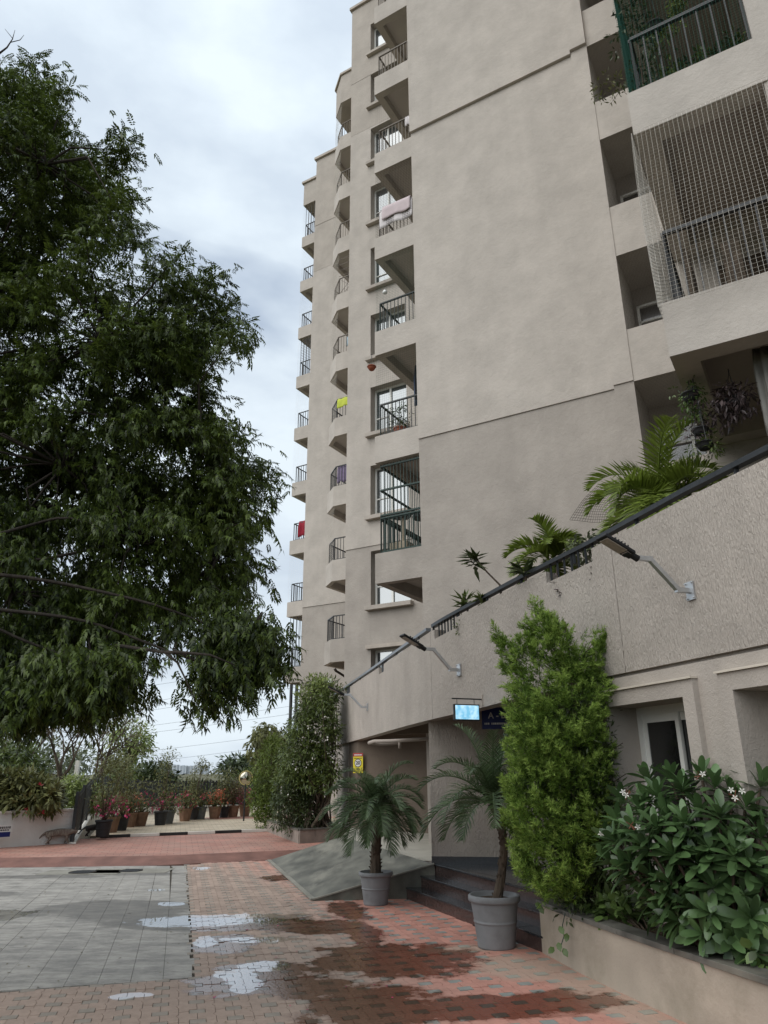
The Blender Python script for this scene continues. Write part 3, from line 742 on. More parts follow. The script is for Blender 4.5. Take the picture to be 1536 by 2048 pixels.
# ---- wall C and its outer balconies
YC = 10.9
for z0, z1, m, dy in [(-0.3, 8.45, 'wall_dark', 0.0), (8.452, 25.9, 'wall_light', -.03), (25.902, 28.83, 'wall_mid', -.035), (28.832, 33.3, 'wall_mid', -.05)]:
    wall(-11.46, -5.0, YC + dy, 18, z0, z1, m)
MB().box(-11.55, -5.0, YC - .16, 18, 33.3, 33.45).build('roof_coping', 'coping', tower)
YD = 12.5
PD = [(-13.56, YD), (-11.462, YD), (-11.462, 15.2), (-13.56, 15.2)]
balD = []
for k in range(9):
    b = slab_balcony(PD, 5.55 + 3 * k, 6.24 + 3 * k, 'wall_light' if k else 'wall_dark'); balD.append(b)
    z0 = 6.23 + 3 * k
    railing([(-11.48, YD + .1), (-13.4, YD + .1), (-13.4, 15.1)], z0, z0 + .88, 'rail_black', b, step=.15, r=.01)
    if k not in (0, 2):
        net((-13.5, 15.0, z0), (-13.5, YD + .03, z0), (-13.5, 15.0, z0 + 2.3), (-13.5, YD + .03, z0 + 2.3), 14, 22, .0018, 'net_white', b, name='bird_net', sag=.12)
MB().box(-13.56, -11.462, YD, 15.2, 32.5, 34.08).build('roof_fascia', 'wall_mid', tower)
MB().box(-13.66, -11.462, YD - .1, 15.3, 34.082, 34.22).build('roof_coping', 'coping', tower)
for k in (0, 5, 8):
    z0 = 6.23 + 3 * k; mb = MB()
    for i in range(11): mb.bar((-13.4 + i * .19, YD + .1, z0), (-13.4 + i * .19, YD + .1, z0 + 2.3), .018)
    for i in range(12): mb.bar((-13.4, YD + .1 + i * .22, z0), (-13.4, YD + .1 + i * .22, z0 + 2.3), .018)
    if k == 5:
        for i in range(14): mb.bar((-13.4, YD + .1, z0 + .9 + i * .1), (-11.5, YD + .1, z0 + .9 + i * .1), .012)
    mb.build('grille', 'rail_black', balD[k])
wall(-12.9, -11.462, 13.2, 17, -0.3, 5.0, 'wall_dark', 'base_wall')
mb = MB(); mb.box(-13.3, -13.2, YD + .1, YD + .2, 0, 5.5); mb.box(-13.0, -12.9, YD + .1, YD + .2, 0, 5.5); mb.build('pipe', 'rail_black', tower)

# ---- near balconies at the right (block E)
wall(6.35, 14, -4.0, -0.1, 3.0, 37, 'wall_mid', 'back_wall')
wall(7.95, 14, -6.55, -4.002, -0.3, 37, 'wall_light')
PE = [(6.35, -6.62), (7.948, -6.62), (7.948, -4.002), (6.35, -4.002)]
balE = []
for k in range(5):
    b = slab_balcony(PE, 5.77 + 3 * k, 6.42 + 3 * k, 'wall_light', beam=.26, under='soffit'); balE.append(b)
    z0 = 6.41 + 3 * k
    railing([(7.7, -6.5), (6.47, -6.5), (6.47, -4.1)], z0, z0 + .96, 'rail_black', b, step=.16, r=.0085, tr=.05, th=.045)
    MB().box(7.72, 7.948, -6.6, -6.35, z0 + .012, 8.77 + 3 * k).build('column', 'wall_light', b)
    MB().box(6.9, 7.7, -4.03, -4.004, z0, z0 + 2.05).build('door', 'bark', b)
net((6.33, -6.75, 6.30), (7.9, -6.78, 6.30), (6.33, -6.64, 8.79), (7.9, -6.64, 8.79), 31, 50, .0018, 'net_white', balE[0], sag=.10, jit=.006, seed=3, name='bird_net', segs=40)
net((6.33, -4.1, 6.30), (6.33, -6.75, 6.30), (6.33, -4.1, 8.79), (6.33, -6.64, 8.79), 34, 48, .0015, 'net_white', balE[0], sag=.05, jit=.006, seed=4, name='bird_net', segs=20)
net((6.36, -6.56, 9.43), (7.7, -6.56, 9.43), (6.36, -6.56, 11.8), (7.7, -6.56, 11.8), 33, 58, .0016, 'net_green', balE[1], name='bird_net', jit=.004, segs=12)
net((6.37, -4.1, 9.43), (6.37, -6.56, 9.43), (6.37, -4.1, 11.8), (6.37, -6.56, 11.8), 60, 58, .0022, 'net_green', balE[1], name='bird_net', jit=.004, segs=12)
MB().box(6.7, 7.7, -4.05, -4.003, 3.0, 5.0).build('door', 'bark_dark', tower)
mb = MB()       # stored boards behind the netted railing
mb.box(7.0, 7.18, -6.3, -6.05, 6.25, 7.15); mb.box(6.62, 6.68, -6.35, -5.7, 6.25, 7.2); mb.bar((6.7, -6.2, 6.6), (7.7, -6.2, 6.65), .02, .06)
mb.build('stored_board', 'bark', balE[0])
# ================================================================== entrance podium: curved parapet band over a porch
M['porch_shaded'] = stucco('porch_render_shaded', (0.14, 0.113, 0.09))  # render darkened in its base colour to deepen the shade inside the porch
podium = empty('entrance_podium', (0.7, 11.5, 0.0))
tag(podium, 'curved two-level entrance podium with raked render band above the porch', 'podium')
PO_ = np.array([0.7, 11.5, 0.0])
RS, RD = np.array([2.33, 8.05]), np.array([0.3230, -0.9464]); RN = np.array([0.9464, 0.3230])
ctrl = np.array([(-1.6, 23.0, 2.52, 3.95), (-0.95, 20.0, 2.52, 3.95), (-.30, 16.5, 2.51, 3.88), (.28, 13.4, 2.51, 3.83), (.75, 11.4, 2.52, 3.86), (1.22, 10.25, 2.56, 3.94), (1.70, 9.15, 2.62, 4.02), (2.33, 8.05, 2.69, 4.15)])
# smooth plan
tt = np.linspace(0, 1, len(ctrl)); ts = np.linspace(0, 1, 141)
def cat(P, t):
    n = len(P) - 1; x = min(max(t * n, 0), n - 1e-6); i = int(x); f = x - i
    p0, p1, p2, p3 = P[max(i-1, 0)], P[i], P[i+1], P[min(i+2, n)]
    return .5 * (2*p1 + (p2-p0)*f + (2*p0-5*p1+4*p2-p3)*f*f + (3*p1-p0-3*p2+p3)*f**3)
S = [cat(ctrl, t) for t in ts]
for s in np.linspace(0.1, 5.0, 50):
    p = RS + RD * s; S.append(np.array([p[0], p[1], 2.71, min(4.2, 4.15 + s * .03)]))
S = np.array(S)
Tn = np.gradient(S[:, :2], axis=0); Tn /= np.linalg.norm(Tn, axis=1)[:, None]
Nn = np.stack([-Tn[:, 1], Tn[:, 0]], 1)            # inward (to the right of the court)
def idxY(Y): return int(np.argmin(np.abs(S[:, 1] - Y)))
notches = [(20.9, 20.0), (15.6, 15.0), (11.3, 10.62), (8.62, 7.92)]
panels = [(0, idxY(11.45)), (idxY(11.45), idxY(7.62)), (idxY(7.62), len(S) - 1)]
def band(i0, i1, th=.2, gap=.006):
    prof = []
    for i in range(i0, i1 + 1):
        p = S[i].copy()
        if i == i0 and i0: p[:2] += Tn[i] * gap
        if i == i1 and i1 < len(S) - 1: p[:2] -= Tn[i] * gap
        def tz(Y):
            return p[3] - (.15 if any(b <= Y <= a for a, b in notches) else 0)
        y = p[1]; edge = [e for a, b in notches for e in (a, b) if i < i1 and S[i + 1][1] < e <= y]
        prof.append((p[:2], Nn[i], p[2], tz(y)))
        if edge:
            e = edge[0]; f = (y - e) / (y - S[i + 1][1] + 1e-9); q = p[:2] + (S[i + 1][:2] - p[:2]) * f
            prof.append((q, Nn[i], p[2], tz(e + 1e-4))); prof.append((q + Tn[i] * .002, Nn[i], p[2], tz(e - 1e-4)))
    vs, fs = [], []
    for q, nn, z0, z1 in prof:
        a = q; b = q + nn * th
        vs += [(a[0], a[1], z0), (a[0], a[1], z1), (b[0], b[1], z1), (b[0], b[1], z0)]
    for k in range(len(prof) - 1):
        o = 4 * k
        for j in range(4): fs.append((o + j, o + 4 + j, o + 4 + (j + 1) % 4, o + (j + 1) % 4))
    fs += [(0, 1, 2, 3), tuple(4 * (len(prof) - 1) + j for j in (3, 2, 1, 0))]
    mb = MB(); mb.add([tuple(np.array(v) - PO_) for v in vs], fs)
    o = mb.build('parapet_panel', 'comb', podium)
    return o
for a, b in panels: band(a, b)
def PW(mb, fn=None):
    mb.v = [tuple(np.array(fn(v) if fn else v) - PO_) for v in mb.v]; return mb
# inner lining behind the panel joints
vs, fs = [], []
for i in range(len(S)):
    q = S[i][:2] + Nn[i] * .202; r = S[i][:2] + Nn[i] * .24
    vs += [(*q, 2.75), (*q, S[i][3] - .2), (*r, S[i][3] - .2), (*r, 2.75)]
for k in range(len(S) - 1):
    for j in range(4): fs.append((4*k + j, 4*k + 4 + j, 4*k + 4 + (j+1) % 4, 4*k + (j+1) % 4))
PW(MB().add(vs, fs)).build('parapet_lining', 'wall_dark', podium)
# terrace slab
poly = [tuple(S[i][:2] + Nn[i] * .19) for i in range(0, len(S), 4)] + [(8.5, 4.5), (8.0, 12.0), (5.0, 19.0), (1.0, 23.6)]
PW(MB().prism(poly, 2.745, 3.0)).build('terrace_slab', 'porch_shaded', podium)
# rail along the top
def rail_run(i0, i1, mname, dz=.10):
    mb = MB(); pts = [np.array([*(S[i][:2] + Nn[i] * .06), S[i][3] + dz]) for i in range(i0, i1 + 1, 2)]
    for a, b in zip(pts, pts[1:]): mb.bar(a - (b - a) * .01, b + (b - a) * .01, .085, .05)
    for i in range(i0, i1 + 1, 14):
        p = S[i][:2] + Nn[i] * .06; mb.bar((*p, S[i][3] - .05), (*p, S[i][3] + dz - .02), .035)
    for a, b in notches:
        if S[i0][1] >= a and S[i1][1] <= b or True:
            ks = [i for i in range(i0, i1 + 1) if b <= S[i][1] <= a]
            if len(ks) < 2: continue
            p0, p1 = S[ks[0]], S[ks[-1]]; n = 6
            for t in range(n + 1):
                q = p0 + (p1 - p0) * t / n; nn = Nn[ks[0]]; mb.bar((q[0] + nn[0] * .06, q[1] + nn[1] * .06, q[3] - .15), (q[0] + nn[0] * .06, q[1] + nn[1] * .06, q[3] + dz - .02), .022)
    PW(mb).build('rail', mname, podium)
M['rail_sheen'] = mat('rail_grey_sheen', (0.12, 0.13, 0.14), 0.35, 0.15, 6, spec=.5)  # black rail on this run; its light grey reflection is put into the colour
rail_run(0, idxY(11.62), 'rail_sheen'); rail_run(idxY(11.45), len(S) - 1, 'rail_black')

# wall below the band at the right, with deep window openings
def WT(v): p = RS + RD * v[0] + RN * v[1]; return (p[0], p[1], v[2])
def rw(x0, x1, y0, y1, z0, z1, m='rough', name='wall'): return PW(MB().box(x0, x1, y0, y1, z0, z1), WT).build(name, m, podium)
wins = [(0.16, 1.34), (1.95, 3.05)]
Z0, Z1, ZT = 0.72, 2.385, 2.675
rw(-.05, 5.0, .012, .40, -.2, Z0); rw(-.05, 5.0, .012, .40, Z1, ZT)
xs = [-.05] + [v for w in wins for v in w] + [5.0]
for a, b in zip(xs[::2], xs[1::2]): rw(a, b, .012, .40, Z0 + .001, Z1 - .001)
rw(-.05, 5.0, .05, .22, ZT + .001, 2.72, 'wall_dark', 'groove')
for (a, b) in wins:      # plaster surround standing proud
    t = .15
    rw(a - t, a - .001, -.05, .011, Z0 - .1, Z1 + t, name='surround'); rw(b + .001, b + t, -.05, .011, Z0 - .1, Z1 + t, name='surround')
    rw(a, b, -.05, .011, Z1 + .001, Z1 + t, name='surround'); rw(a, b, -.05, .011, Z0 - .1, Z0 - .001, name='surround')
    rw(a - t - .01, b + t + .01, -.075, .01, Z1 + t + .001, Z1 + t + .02, 'cream_trim', 'ledge')
    w = empty('window'); w.parent = podium
    mb = MB()
    for q in ((a, b, Z0, Z0 + .08), (a, b, Z1 - .08, Z1), (a, a + .07, Z0 + .08, Z1 - .08), (b - .07, b, Z0 + .08, Z1 - .08)): mb.box(q[0], q[1], .33, .41, q[2], q[3])
    PW(mb, WT).build('frame', 'white_frame', w)
    for (c, d, y) in ((a + .07, a + .62, .345), (a + .56, b - .07, .375)):
        mb = MB()
        for q in ((c, d, Z0 + .08, Z0 + .14), (c, d, Z1 - .16, Z1 - .08), (c, c + .055, Z0 + .14, Z1 - .16), (d - .055, d, Z0 + .14, Z1 - .16)): mb.box(q[0], q[1], y, y + .025, q[2], q[3])
        PW(mb, WT).build('sash', 'white_frame', w)
        PW(MB().box(c + .05, d - .05, y + .01, y + .015, Z0 + .13, Z1 - .15), WT).build('pane', 'glass_dark', w)
    PW(MB().box(a + .5, a + .56, .55, .6, Z0, Z1), WT).build('curtain', 'bark', w)
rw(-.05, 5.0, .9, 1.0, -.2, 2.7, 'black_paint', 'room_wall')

# porch walls and pillars
def pw(poly, z0, z1, m, name='porch_wall'): return PW(MB().prism(poly, z0, z1)).build(name, m, podium)
pw([(.69, 11.98), (1.95, 11.78), (1.97, 12.0), (.71, 12.2)], -.2, 2.744, 'comb')
pw([(.685, 11.972), (1.955, 11.772), (1.957, 11.78), (.687, 11.98)], .455, .56, 'granite', 'skirting')
pw([(1.95, 11.78), (3.4, 11.2), (3.45, 11.4), (1.97, 12.0)], -.2, 2.744, 'wall_dark')
pw([(2.40, 8.45), (2.62, 8.55), (3.6, 11.3), (3.4, 11.3)], -.2, 2.744, 'wall_dark')
pw([(-.98, 20.6), (-.70, 19.15), (.2, 18.5), (2.2, 16.6), (2.3, 16.9), (.3, 18.8), (-.5, 19.4), (-.7, 20.7)], -.2, 2.744, 'porch_shaded')
pw([(2.3, 16.9), (1.97, 12.0), (2.1, 12.0), (2.5, 16.9)], -.2, 2.744, 'porch_shaded')
pw([(-1.26, 22.0), (-.99, 20.62), (-.69, 20.72), (-.92, 22.1)], -.2, 2.53, 'rough', 'pillar')
pw([(-1.45, 22.9), (-1.2, 22.15), (1.2, 23.0), (1.0, 23.7)], -.2, 3.95, 'wall_dark', 'end_wall')
pw([(-1.75, 23.05), (-1.55, 22.95), (0.9, 24.0), (.8, 24.2)], 2.5, 3.95, 'comb', 'end_band')
pw([(.2, 15.9), (1.9, 14.2), (1.98, 14.28), (.28, 16.0)], 2.50, 2.744, 'porch_shaded', 'beam')
mb = MB(); c = at(770, 1482, 14.0)
mb.tube([c + np.array(v) for v in ((1.0, -.4, .03), (.1, .05, 0), (-.2, .12, 0), (-.3, .35, -.02), (-.1, .55, -.03), (.25, .45, -.02))], .035, 8)
mb.tube([c + np.array(v) for v in ((.28, .4, .05), (.28, .4, -.12))], .03, 8)
PW(mb).build('pipe', 'soffit', podium, smooth=True)

# ---- porch floor, ramp, steps
P3a, P3b = np.array([.70, 11.92]), np.array([2.36, 7.85])
sdir2 = np.array([.357, -.934]); snorm = np.array([.934, .357])
L0 = np.array([.18, 12.2])
edge3 = L0 + snorm * .42
fl = MB(); fl.prism([tuple(edge3 + snorm * .1 + sdir2 * .3), tuple(edge3 + snorm * .1 + sdir2 * 4.4), (3.2, 8.6), (3.4, 11.2), (2.4, 17), (-.9, 19.8), (-.95, 17.0)], -.2, .455)
tag(fl.build('porch_floor', 'floor_light'), kind='structure')
ramp = empty('access_ramp', (-.9, 13.5, 0)); tag(ramp, 'broad weathered concrete ramp sloping up from the pavers to the porch', 'ramp')
def RPp(v): return (v[0] + .9, v[1] - 13.5, v[2])
A1, A2, T1, T2 = (-2.49, 16.89), (-1.07, 11.80), (.72, 11.95), (-.95, 17.05)
mb = MB(); mb.add([RPp(v) for v in [(*A1, .012), (*A2, .012), (*T1, .458), (*T2, .458), (*A1, -.1), (*A2, -.1), (*T1, -.1), (*T2, -.1)]],
                  [(0, 1, 2, 3), (1, 0, 4, 5), (2, 1, 5, 6), (3, 2, 6, 7), (0, 3, 7, 4)])
mb.build('ramp_surface', 'ramp', ramp)
mb = MB()
def edge(a, b, w=.035, h=.02): mb.bar(RPp(a), RPp(b), w, h)
edge((*A1, .02), (*A2, .02), .07); edge((*A2, .02), (*T1, .462), .04)
mb.build('edge_strip', 'concrete', ramp)
steps = empty('entrance_steps', (.9, 10.3, 0)); tag(steps, 'three dark polished granite steps leading up to the porch', 'steps')
for k in range(3):
    z1 = (.152, .304, .456)[k]; o = L0 + snorm * (.21 * k); ln = 4.35
    a, b = o, o + sdir2 * ln; c, d_ = b + snorm * .6, a + snorm * .6
    def S0(q): return (q[0] - .9, q[1] - 10.3)
    MB().prism([S0(a + snorm * .012), S0(b + snorm * .012), S0(c), S0(d_)], -.1, z1 - .022).build('riser', 'granite_red', steps)
    n = 5
    for i in range(n):
        p, q = o + sdir2 * (ln * i / n + .002), o + sdir2 * (ln * (i + 1) / n - .002)
        MB().prism([S0(p), S0(q), S0(q + snorm * (.6 if k < 2 else .5)), S0(p + snorm * (.6 if k < 2 else .5))], z1 - .021, z1 + .001 * k).build('tread', 'granite', steps, bevel=.004)

landing = [L0 + snorm * .425 + sdir2 * .32, L0 + snorm * .425 + sdir2 * 4.3, np.array([2.30, 8.8]), np.array([3.1, 11.25]), np.array([1.95, 11.765]), np.array([.72, 11.965])]
MB().prism([S0(q) for q in landing], .44, .4605).build('landing', 'granite', steps)
# ---- planters
pr = empty('planter', (2.0, 7.4, 0)); tag(pr, 'long painted planter box with slate coping along the right wall', 'planter')
fr = [tuple(p) for p in PLAN_R]; 
def off(P, dd):
    P = np.array(P); T = np.gradient(P, axis=0); T /= np.linalg.norm(T, axis=1)[:, None]; return P + np.stack([-T[:, 1], T[:, 0]], 1) * dd
back = [(2.32, 8.75), (2.28, 8.1), (2.66, 7.0), (2.9, 6.3), (3.28, 5.2), (3.72, 3.9)]
def wall_strip(outer, inner, z0, z1, name, m, par, org):
    n = len(outer); mb = MB(); vs = [(x, y, z) for z in (z0, z1) for (x, y) in list(outer) + list(inner)]
    fs = []
    for i in range(n - 1):
        fs += [(i, i+1, 2*n+i+1, 2*n+i), (n+i+1, n+i, 3*n+i, 3*n+i+1), (2*n+i, 2*n+i+1, 3*n+i+1, 3*n+i), (i+1, i, n+i, n+i+1)]
    fs += [(0, 2*n, 3*n, n), (n-1, 2*n-1, 4*n-1, 3*n-1)]
    mb.add([(v[0]-org[0], v[1]-org[1], v[2]) for v in vs], fs); return mb.build(name, m, par)
fr2 = [(2.02, 8.72)] + fr
inn_ = [tuple(q) for q in off(fr, .13)]; inn2 = [(2.05, 8.59), (1.76, 8.40)] + inn_[1:]
wall_strip(fr2, inn2, -.1, .44, 'box_wall', 'planter_paint', pr, (2.0, 7.4))
cop = [tuple(q) for q in off(fr, -.025)]; cop2 = [(2.02, 8.75), (1.57, 8.53)] + cop[1:]
ci = [tuple(q) for q in off(fr, .17)]; ci2 = [(2.06, 8.55), (1.8, 8.37)] + ci[1:]
for i in range(len(cop2) - 1):
    a, b, c, d_ = [np.array(q) for q in (cop2[i], cop2[i+1], ci2[i+1], ci2[i])]
    MB().prism([tuple(q - np.array([2.0, 7.4])) for q in (a + (b-a)*.003, b - (b-a)*.003, c - (c-d_)*.003, d_ + (c-d_)*.003)], .442, .485).build('coping_slab', 'slate', pr, bevel=.004)
mb = MB(); mb.prism([(x-2.0, y-7.4) for x, y in inn2 + back[::-1]], -.1, .40); mb.build('soil_bed', 'soil', pr)
plc = (-2.0, 21.4)
pl_ = empty('planter', (*plc, 0)); tag(pl_, 'stone clad planter box holding the creeper at the far end of the podium', 'planter')
LP = [(-3.52, 23.38), (-2.14, 19.42), (-1.05, 20.3), (-1.3, 22.5), (-2.2, 24.2)]
mb = MB(); mb.prism([(x-plc[0], y-plc[1]) for x, y in LP], -.1, .40); mb.build('core', 'concrete', pl_)
def panels_on(a, b, n, z0=.0, z1=.41):
    a, b = np.array(a), np.array(b); t = (b - a) / np.linalg.norm(b - a); nn = np.array([t[1], -t[0]])
    for i in range(n):
        p, q = a + (b-a)*(i/n) + t*.004, a + (b-a)*((i+1)/n) - t*.004; 
        MB().prism([tuple(v - np.array(plc)) for v in (p + nn*.02, q + nn*.02, q + nn*.001, p + nn*.001)], z0, z1).build('cladding_panel', 'stone_clad', pl_)
panels_on(LP[0], LP[1], 8); panels_on(LP[1], LP[2], 3)
for a, b in ((LP[0], LP[1]), (LP[1], LP[2])):
    a, b = np.array(a), np.array(b); t = (b-a)/np.linalg.norm(b-a); nn = np.array([t[1], -t[0]])
    MB().prism([tuple(v - np.array(plc)) for v in (a + nn*.04 , b + nn*.04, b - nn*.12 - t*.06, a - nn*.12)], .412, .445).build('coping_slab', 'slate', pl_)
mb = MB(); mb.prism([(x*.93+LPc*(1-.93)-plc[k], 0) for k, (x, LPc) in enumerate([])] or [(-.9, 1.7), (.1, -1.3), (.75, -.9), (.5, .9), (-.2, 2.3)], .40, .415); mb.build('soil_bed', 'soil', pl_)

# ---- street lamps on brackets
def wall_lamp(px, py, Y, label, s=1.0):
    i = idxY(Y); base = np.array([*S[i][:2], 0.0]); base[2] = at(px, py, S[i][1])[2]
    root = empty('wall_lamp', base); tag(root, label, 'lamp', 'bracket lamps along the podium band')
    nn = np.array([*(-Nn[i]), 0.0]); tt_ = np.array([*Tn[i], 0.0]); z = np.array([0, 0, 1.0])
    mb = MB(); mb.obox(nn * .01, tt_ * .05, -nn * .01, z * .085); mb.build('base_plate', 'steel', root)
    mb = MB()
    for sx in (-.04, .04):
        for sz in (-.07, .07): mb.tube([tt_ * sx + z * sz + nn * .018, tt_ * sx + z * sz + nn * .035], .008, 6)
    mb.build('bolt', 'steel', root)
    p0, p1, p2, p3 = nn * .02, nn * .15 + z * .0, nn * .42 + z * .27, nn * .57 + z * .27
    mb = MB()
    for a, b in ((p0, p1), (p1, p2), (p2, p3)): mb.bar(a, b, .042, .042)
    for p in (p1, p2): mb.obox(p, tt_ * .0212, nn * .024, z * .024)
    mb.build('bracket_arm', 'steel', root)
    d_ = nn * .9 + z * .436; d_ /= np.linalg.norm(d_); up = np.cross(tt_, d_); up = up if up[2] > 0 else -up
    h0 = p3 + d_ * -.02
    mb = MB(); mb.tube([h0, h0 + d_ * .10], .032, 10); mb.build('socket', 'black_plastic', root)
    mb = MB(); c = h0 + d_ * .25
    n_ = 10; top = []; rim = []
    mb.obox(c + up * .0, tt_ * .075, d_ * .165, up * .016); 
    for k in range(5): mb.obox(c - d_ * .09 + d_ * .035 * k + up * .027, tt_ * .06, d_ * .008, up * .014)
    mb.obox(h0 + d_ * .10, tt_ * .045, d_ * .04, up * .028)
    mb.build('housing', 'black_plastic', root, bevel=.012)
    MB().obox(c + d_ * .02 - up * .019, tt_ * .06, d_ * .11, up * .004).build('lens', 'lamp_lens', root)
    MB().obox(c - d_ * .125 - up * .019, tt_ * .045, d_ * .022, up * .003).build('driver_label', 'coping', root)
wall_lamp(1385, 1182, 6.57, 'nearest bracket street lamp on the rough wall right of the conifer')
wall_lamp(920, 1340, 10.57, 'bracket street lamp on the band left of the tall conifer')
wall_lamp(736, 1414, 17.0, 'farthest bracket street lamp at the creeper end of the band')

# ---- signs
M['sign_blue'] = mat('sign_blue', (0.010, 0.018, 0.11), 0.35, 0.1, 5)
M['sign_white'] = mat('sign_white', (0.60, 0.60, 0.58), 0.5, 0.05, 5)
M['sign_yellow'] = mat('sign_yellow', (0.62, 0.52, 0.03), 0.4, 0.08, 8)
M['sign_red'] = mat('sign_red', (0.36, 0.03, 0.04), 0.4, 0.08, 8)
M['sign_black'] = mat('sign_black', (0.02, 0.02, 0.02), 0.4, 0.08, 8)
m, n_, l_, b_ = _new('lit_screen'); b_.inputs['Base Color'].default_value = (.25, .5, .7, 1); b_.inputs['Roughness'].default_value = .2
tcn = n_.new('ShaderNodeTexNoise'); tcn.inputs['Scale'].default_value = 16; gg = n_.new('ShaderNodeNewGeometry'); l_.new(gg.outputs['Position'], tcn.inputs['Vector'])
rp_ = n_.new('ShaderNodeValToRGB'); rp_.color_ramp.elements[0].color = (.16, .46, .66, 1); rp_.color_ramp.elements[1].color = (.52, .78, .92, 1); rp_.color_ramp.elements[0].position = .35; rp_.color_ramp.elements[1].position = .65
l_.new(tcn.outputs['Fac'], rp_.inputs['Fac']); l_.new(rp_.outputs['Color'], b_.inputs['Emission Color']); b_.inputs['Emission Strength'].default_value = .62
M['lit_screen'] = m
def sign_frame(origin, right, up=(0, 0, 1)):
    r = np.array(right, float); r /= np.linalg.norm(r); u = np.array(up, float); nn = np.cross(r, u)
    return Matrix(((r[0], u[0], nn[0], origin[0]), (r[1], u[1], nn[1], origin[1]), (r[2], u[2], nn[2], origin[2]), (0, 0, 0, 1)))
def placed(mb, mw): mb.v = [tuple(mw @ Vector(v)) for v in mb.v]; return mb
# A - BLOCK board under the soffit
c = at(1016, 1436, 10.75); root = empty('block_sign', tuple(c)); tag(root, 'dark blue A - BLOCK board hanging under the podium soffit behind the conifer', 'sign')
mw = sign_frame((0, 0, 0), (1, -.12, 0))
placed(MB().box(-.375, .375, -.15, .15, -.02, 0), mw).build('board', 'sign_blue', root)
text_part('lettering', 'A - BLOCK', .118, 'sign_white', root, mw @ Matrix.Translation((.0, .035, .0015)), bold=.002)
mk = MB(); xx = -.34; lr = random.Random(3)
while xx < .33:
    ww = lr.uniform(.012, .03); mk.box(xx, xx + ww, -.088, -.062, .0005, .0015); xx += ww + (.03 if lr.random() < .12 else .006)
tag(placed(mk, mw).build('small_lettering', 'sign_white', root), kind='stuff')
placed(MB().box(-.3, -.285, .15, .30, -.015, -.005).box(.285, .3, .15, .30, -.015, -.005), mw).build('hanger', 'rail_black', root)
# small lit panel sign on a bracket
bi = idxY(10.02); wb = S[bi]; nn = -Nn[bi]
oz = at(958, 1399, wb[1])[2]; root = empty('hanging_sign', (wb[0], wb[1], oz)); tag(root, 'small light blue illuminated sign hanging from a bracket on the band', 'sign')
mw = sign_frame((0, 0, 0), (-nn[0], -nn[1], 0))
placed(MB().box(-.46, 0, -.008, .008, -.008, .008), mw).build('bracket', 'rail_black', root)
placed(MB().box(-.012, 0.0, -.08, .06, -.02, .02), mw).build('wall_plate', 'coping', root)
placed(MB().box(-.39, -.384, -.07, -.008, -.003, .003).box(-.13, -.124, -.07, -.008, -.003, .003), mw).build('chain', 'rail_black', root)
placed(MB().box(-.44, -.06, -.28, -.07, -.022, .022), mw).build('case', 'sign_black', root, bevel=.006)
placed(MB().box(-.425, -.075, -.265, -.085, .0225, .0245), mw).build('lit_face', 'lit_screen', root)
# 20 KMPH sign on the porch wall
a_, b2 = np.array([-1.12, 20.2]), np.array([-.86, 17.3])
c = at(716, 1526, 18.98); root = empty('speed_sign', tuple(c)); tag(root, 'yellow speed sign with red header and 20 in a white disc', 'sign')
mw = sign_frame((0, 0, 0), (1, -.45, 0))
placed(MB().box(-.135, .135, -.235, .235, -.015, 0), mw).build('board', 'sign_yellow', root)
placed(MB().box(-.134, .134, .155, .234, .0005, .0025), mw).build('header', 'sign_red', root)
placed(MB().lathe([(0, .0005), (.098, .0005), (.098, .002), (0, .002)], 32), mw).build('ring', 'sign_black', root)
placed(MB().lathe([(0, .0022), (.082, .0022), (.082, .0035), (0, .0035)], 32), mw).build('disc', 'sign_white', root)
text_part('lettering', '20', .115, 'sign_black', root, mw @ Matrix.Translation((0, 0, .0045)), bold=.004)
text_part('lettering', 'KMPH', .045, 'sign_black', root, mw @ Matrix.Translation((0, -.14, .0015)))
for (zz, hh, mm, z_) in ((.112, .020, 'sign_black', .0006), (.192, .030, 'sign_white', .003)):
    mk = MB(); xx = -.105; lr = random.Random(5)
    while xx < .10:
        ww = lr.uniform(.010, .02); mk.box(xx, xx + ww, zz - hh / 2, zz + hh / 2, z_, z_ + .001); xx += ww + .005
    tag(placed(mk, mw).build('small_lettering', mm, root), kind='stuff')
# ================================================================== plants
def unit(a): a = np.asarray(a, float); return a / (np.linalg.norm(a, axis=-1, keepdims=True) + 1e-9)
def frames(fwd, up):
    f = unit(fwd); r = unit(np.cross(f, up)); u = np.cross(r, f); return r, f, u
def instances(V, Q, P, fwd, up, s):
    """copy a template (x across, y along, z up) to many places; returns arrays"""
    r, f, u = frames(fwd, up); s = np.asarray(s, float)[:, None, None]
    W = P[:, None, :] + s * (V[None, :, 0:1] * r[:, None, :] + V[None, :, 1:2] * f[:, None, :] + V[None, :, 2:3] * u[:, None, :])
    n, k = len(P), len(V)
    F = (Q[None, :, :] + (np.arange(n) * k)[:, None, None]).reshape(-1, Q.shape[1])
    return W.reshape(-1, 3), F
LEAF = (np.array([(0, 0, 0), (.17, .42, -.03), (0, 1, -.10), (-.17, .42, -.03), (0, .5, .035)]), np.array([(0, 1, 2, 4), (0, 4, 2, 3)]))
LEAF_ROUND = (np.array([(0, 0, 0), (.30, .25, -.02), (.30, .62, -.05), (0, 1, -.12), (-.30, .62, -.05), (-.30, .25, -.02), (0, .45, .05)]), np.array([(0, 1, 2, 6), (6, 2, 3, 4), (0, 6, 4, 5)]))
def sph(n, g=rng):
    v = g.normal(size=(n, 3)); return unit(v)
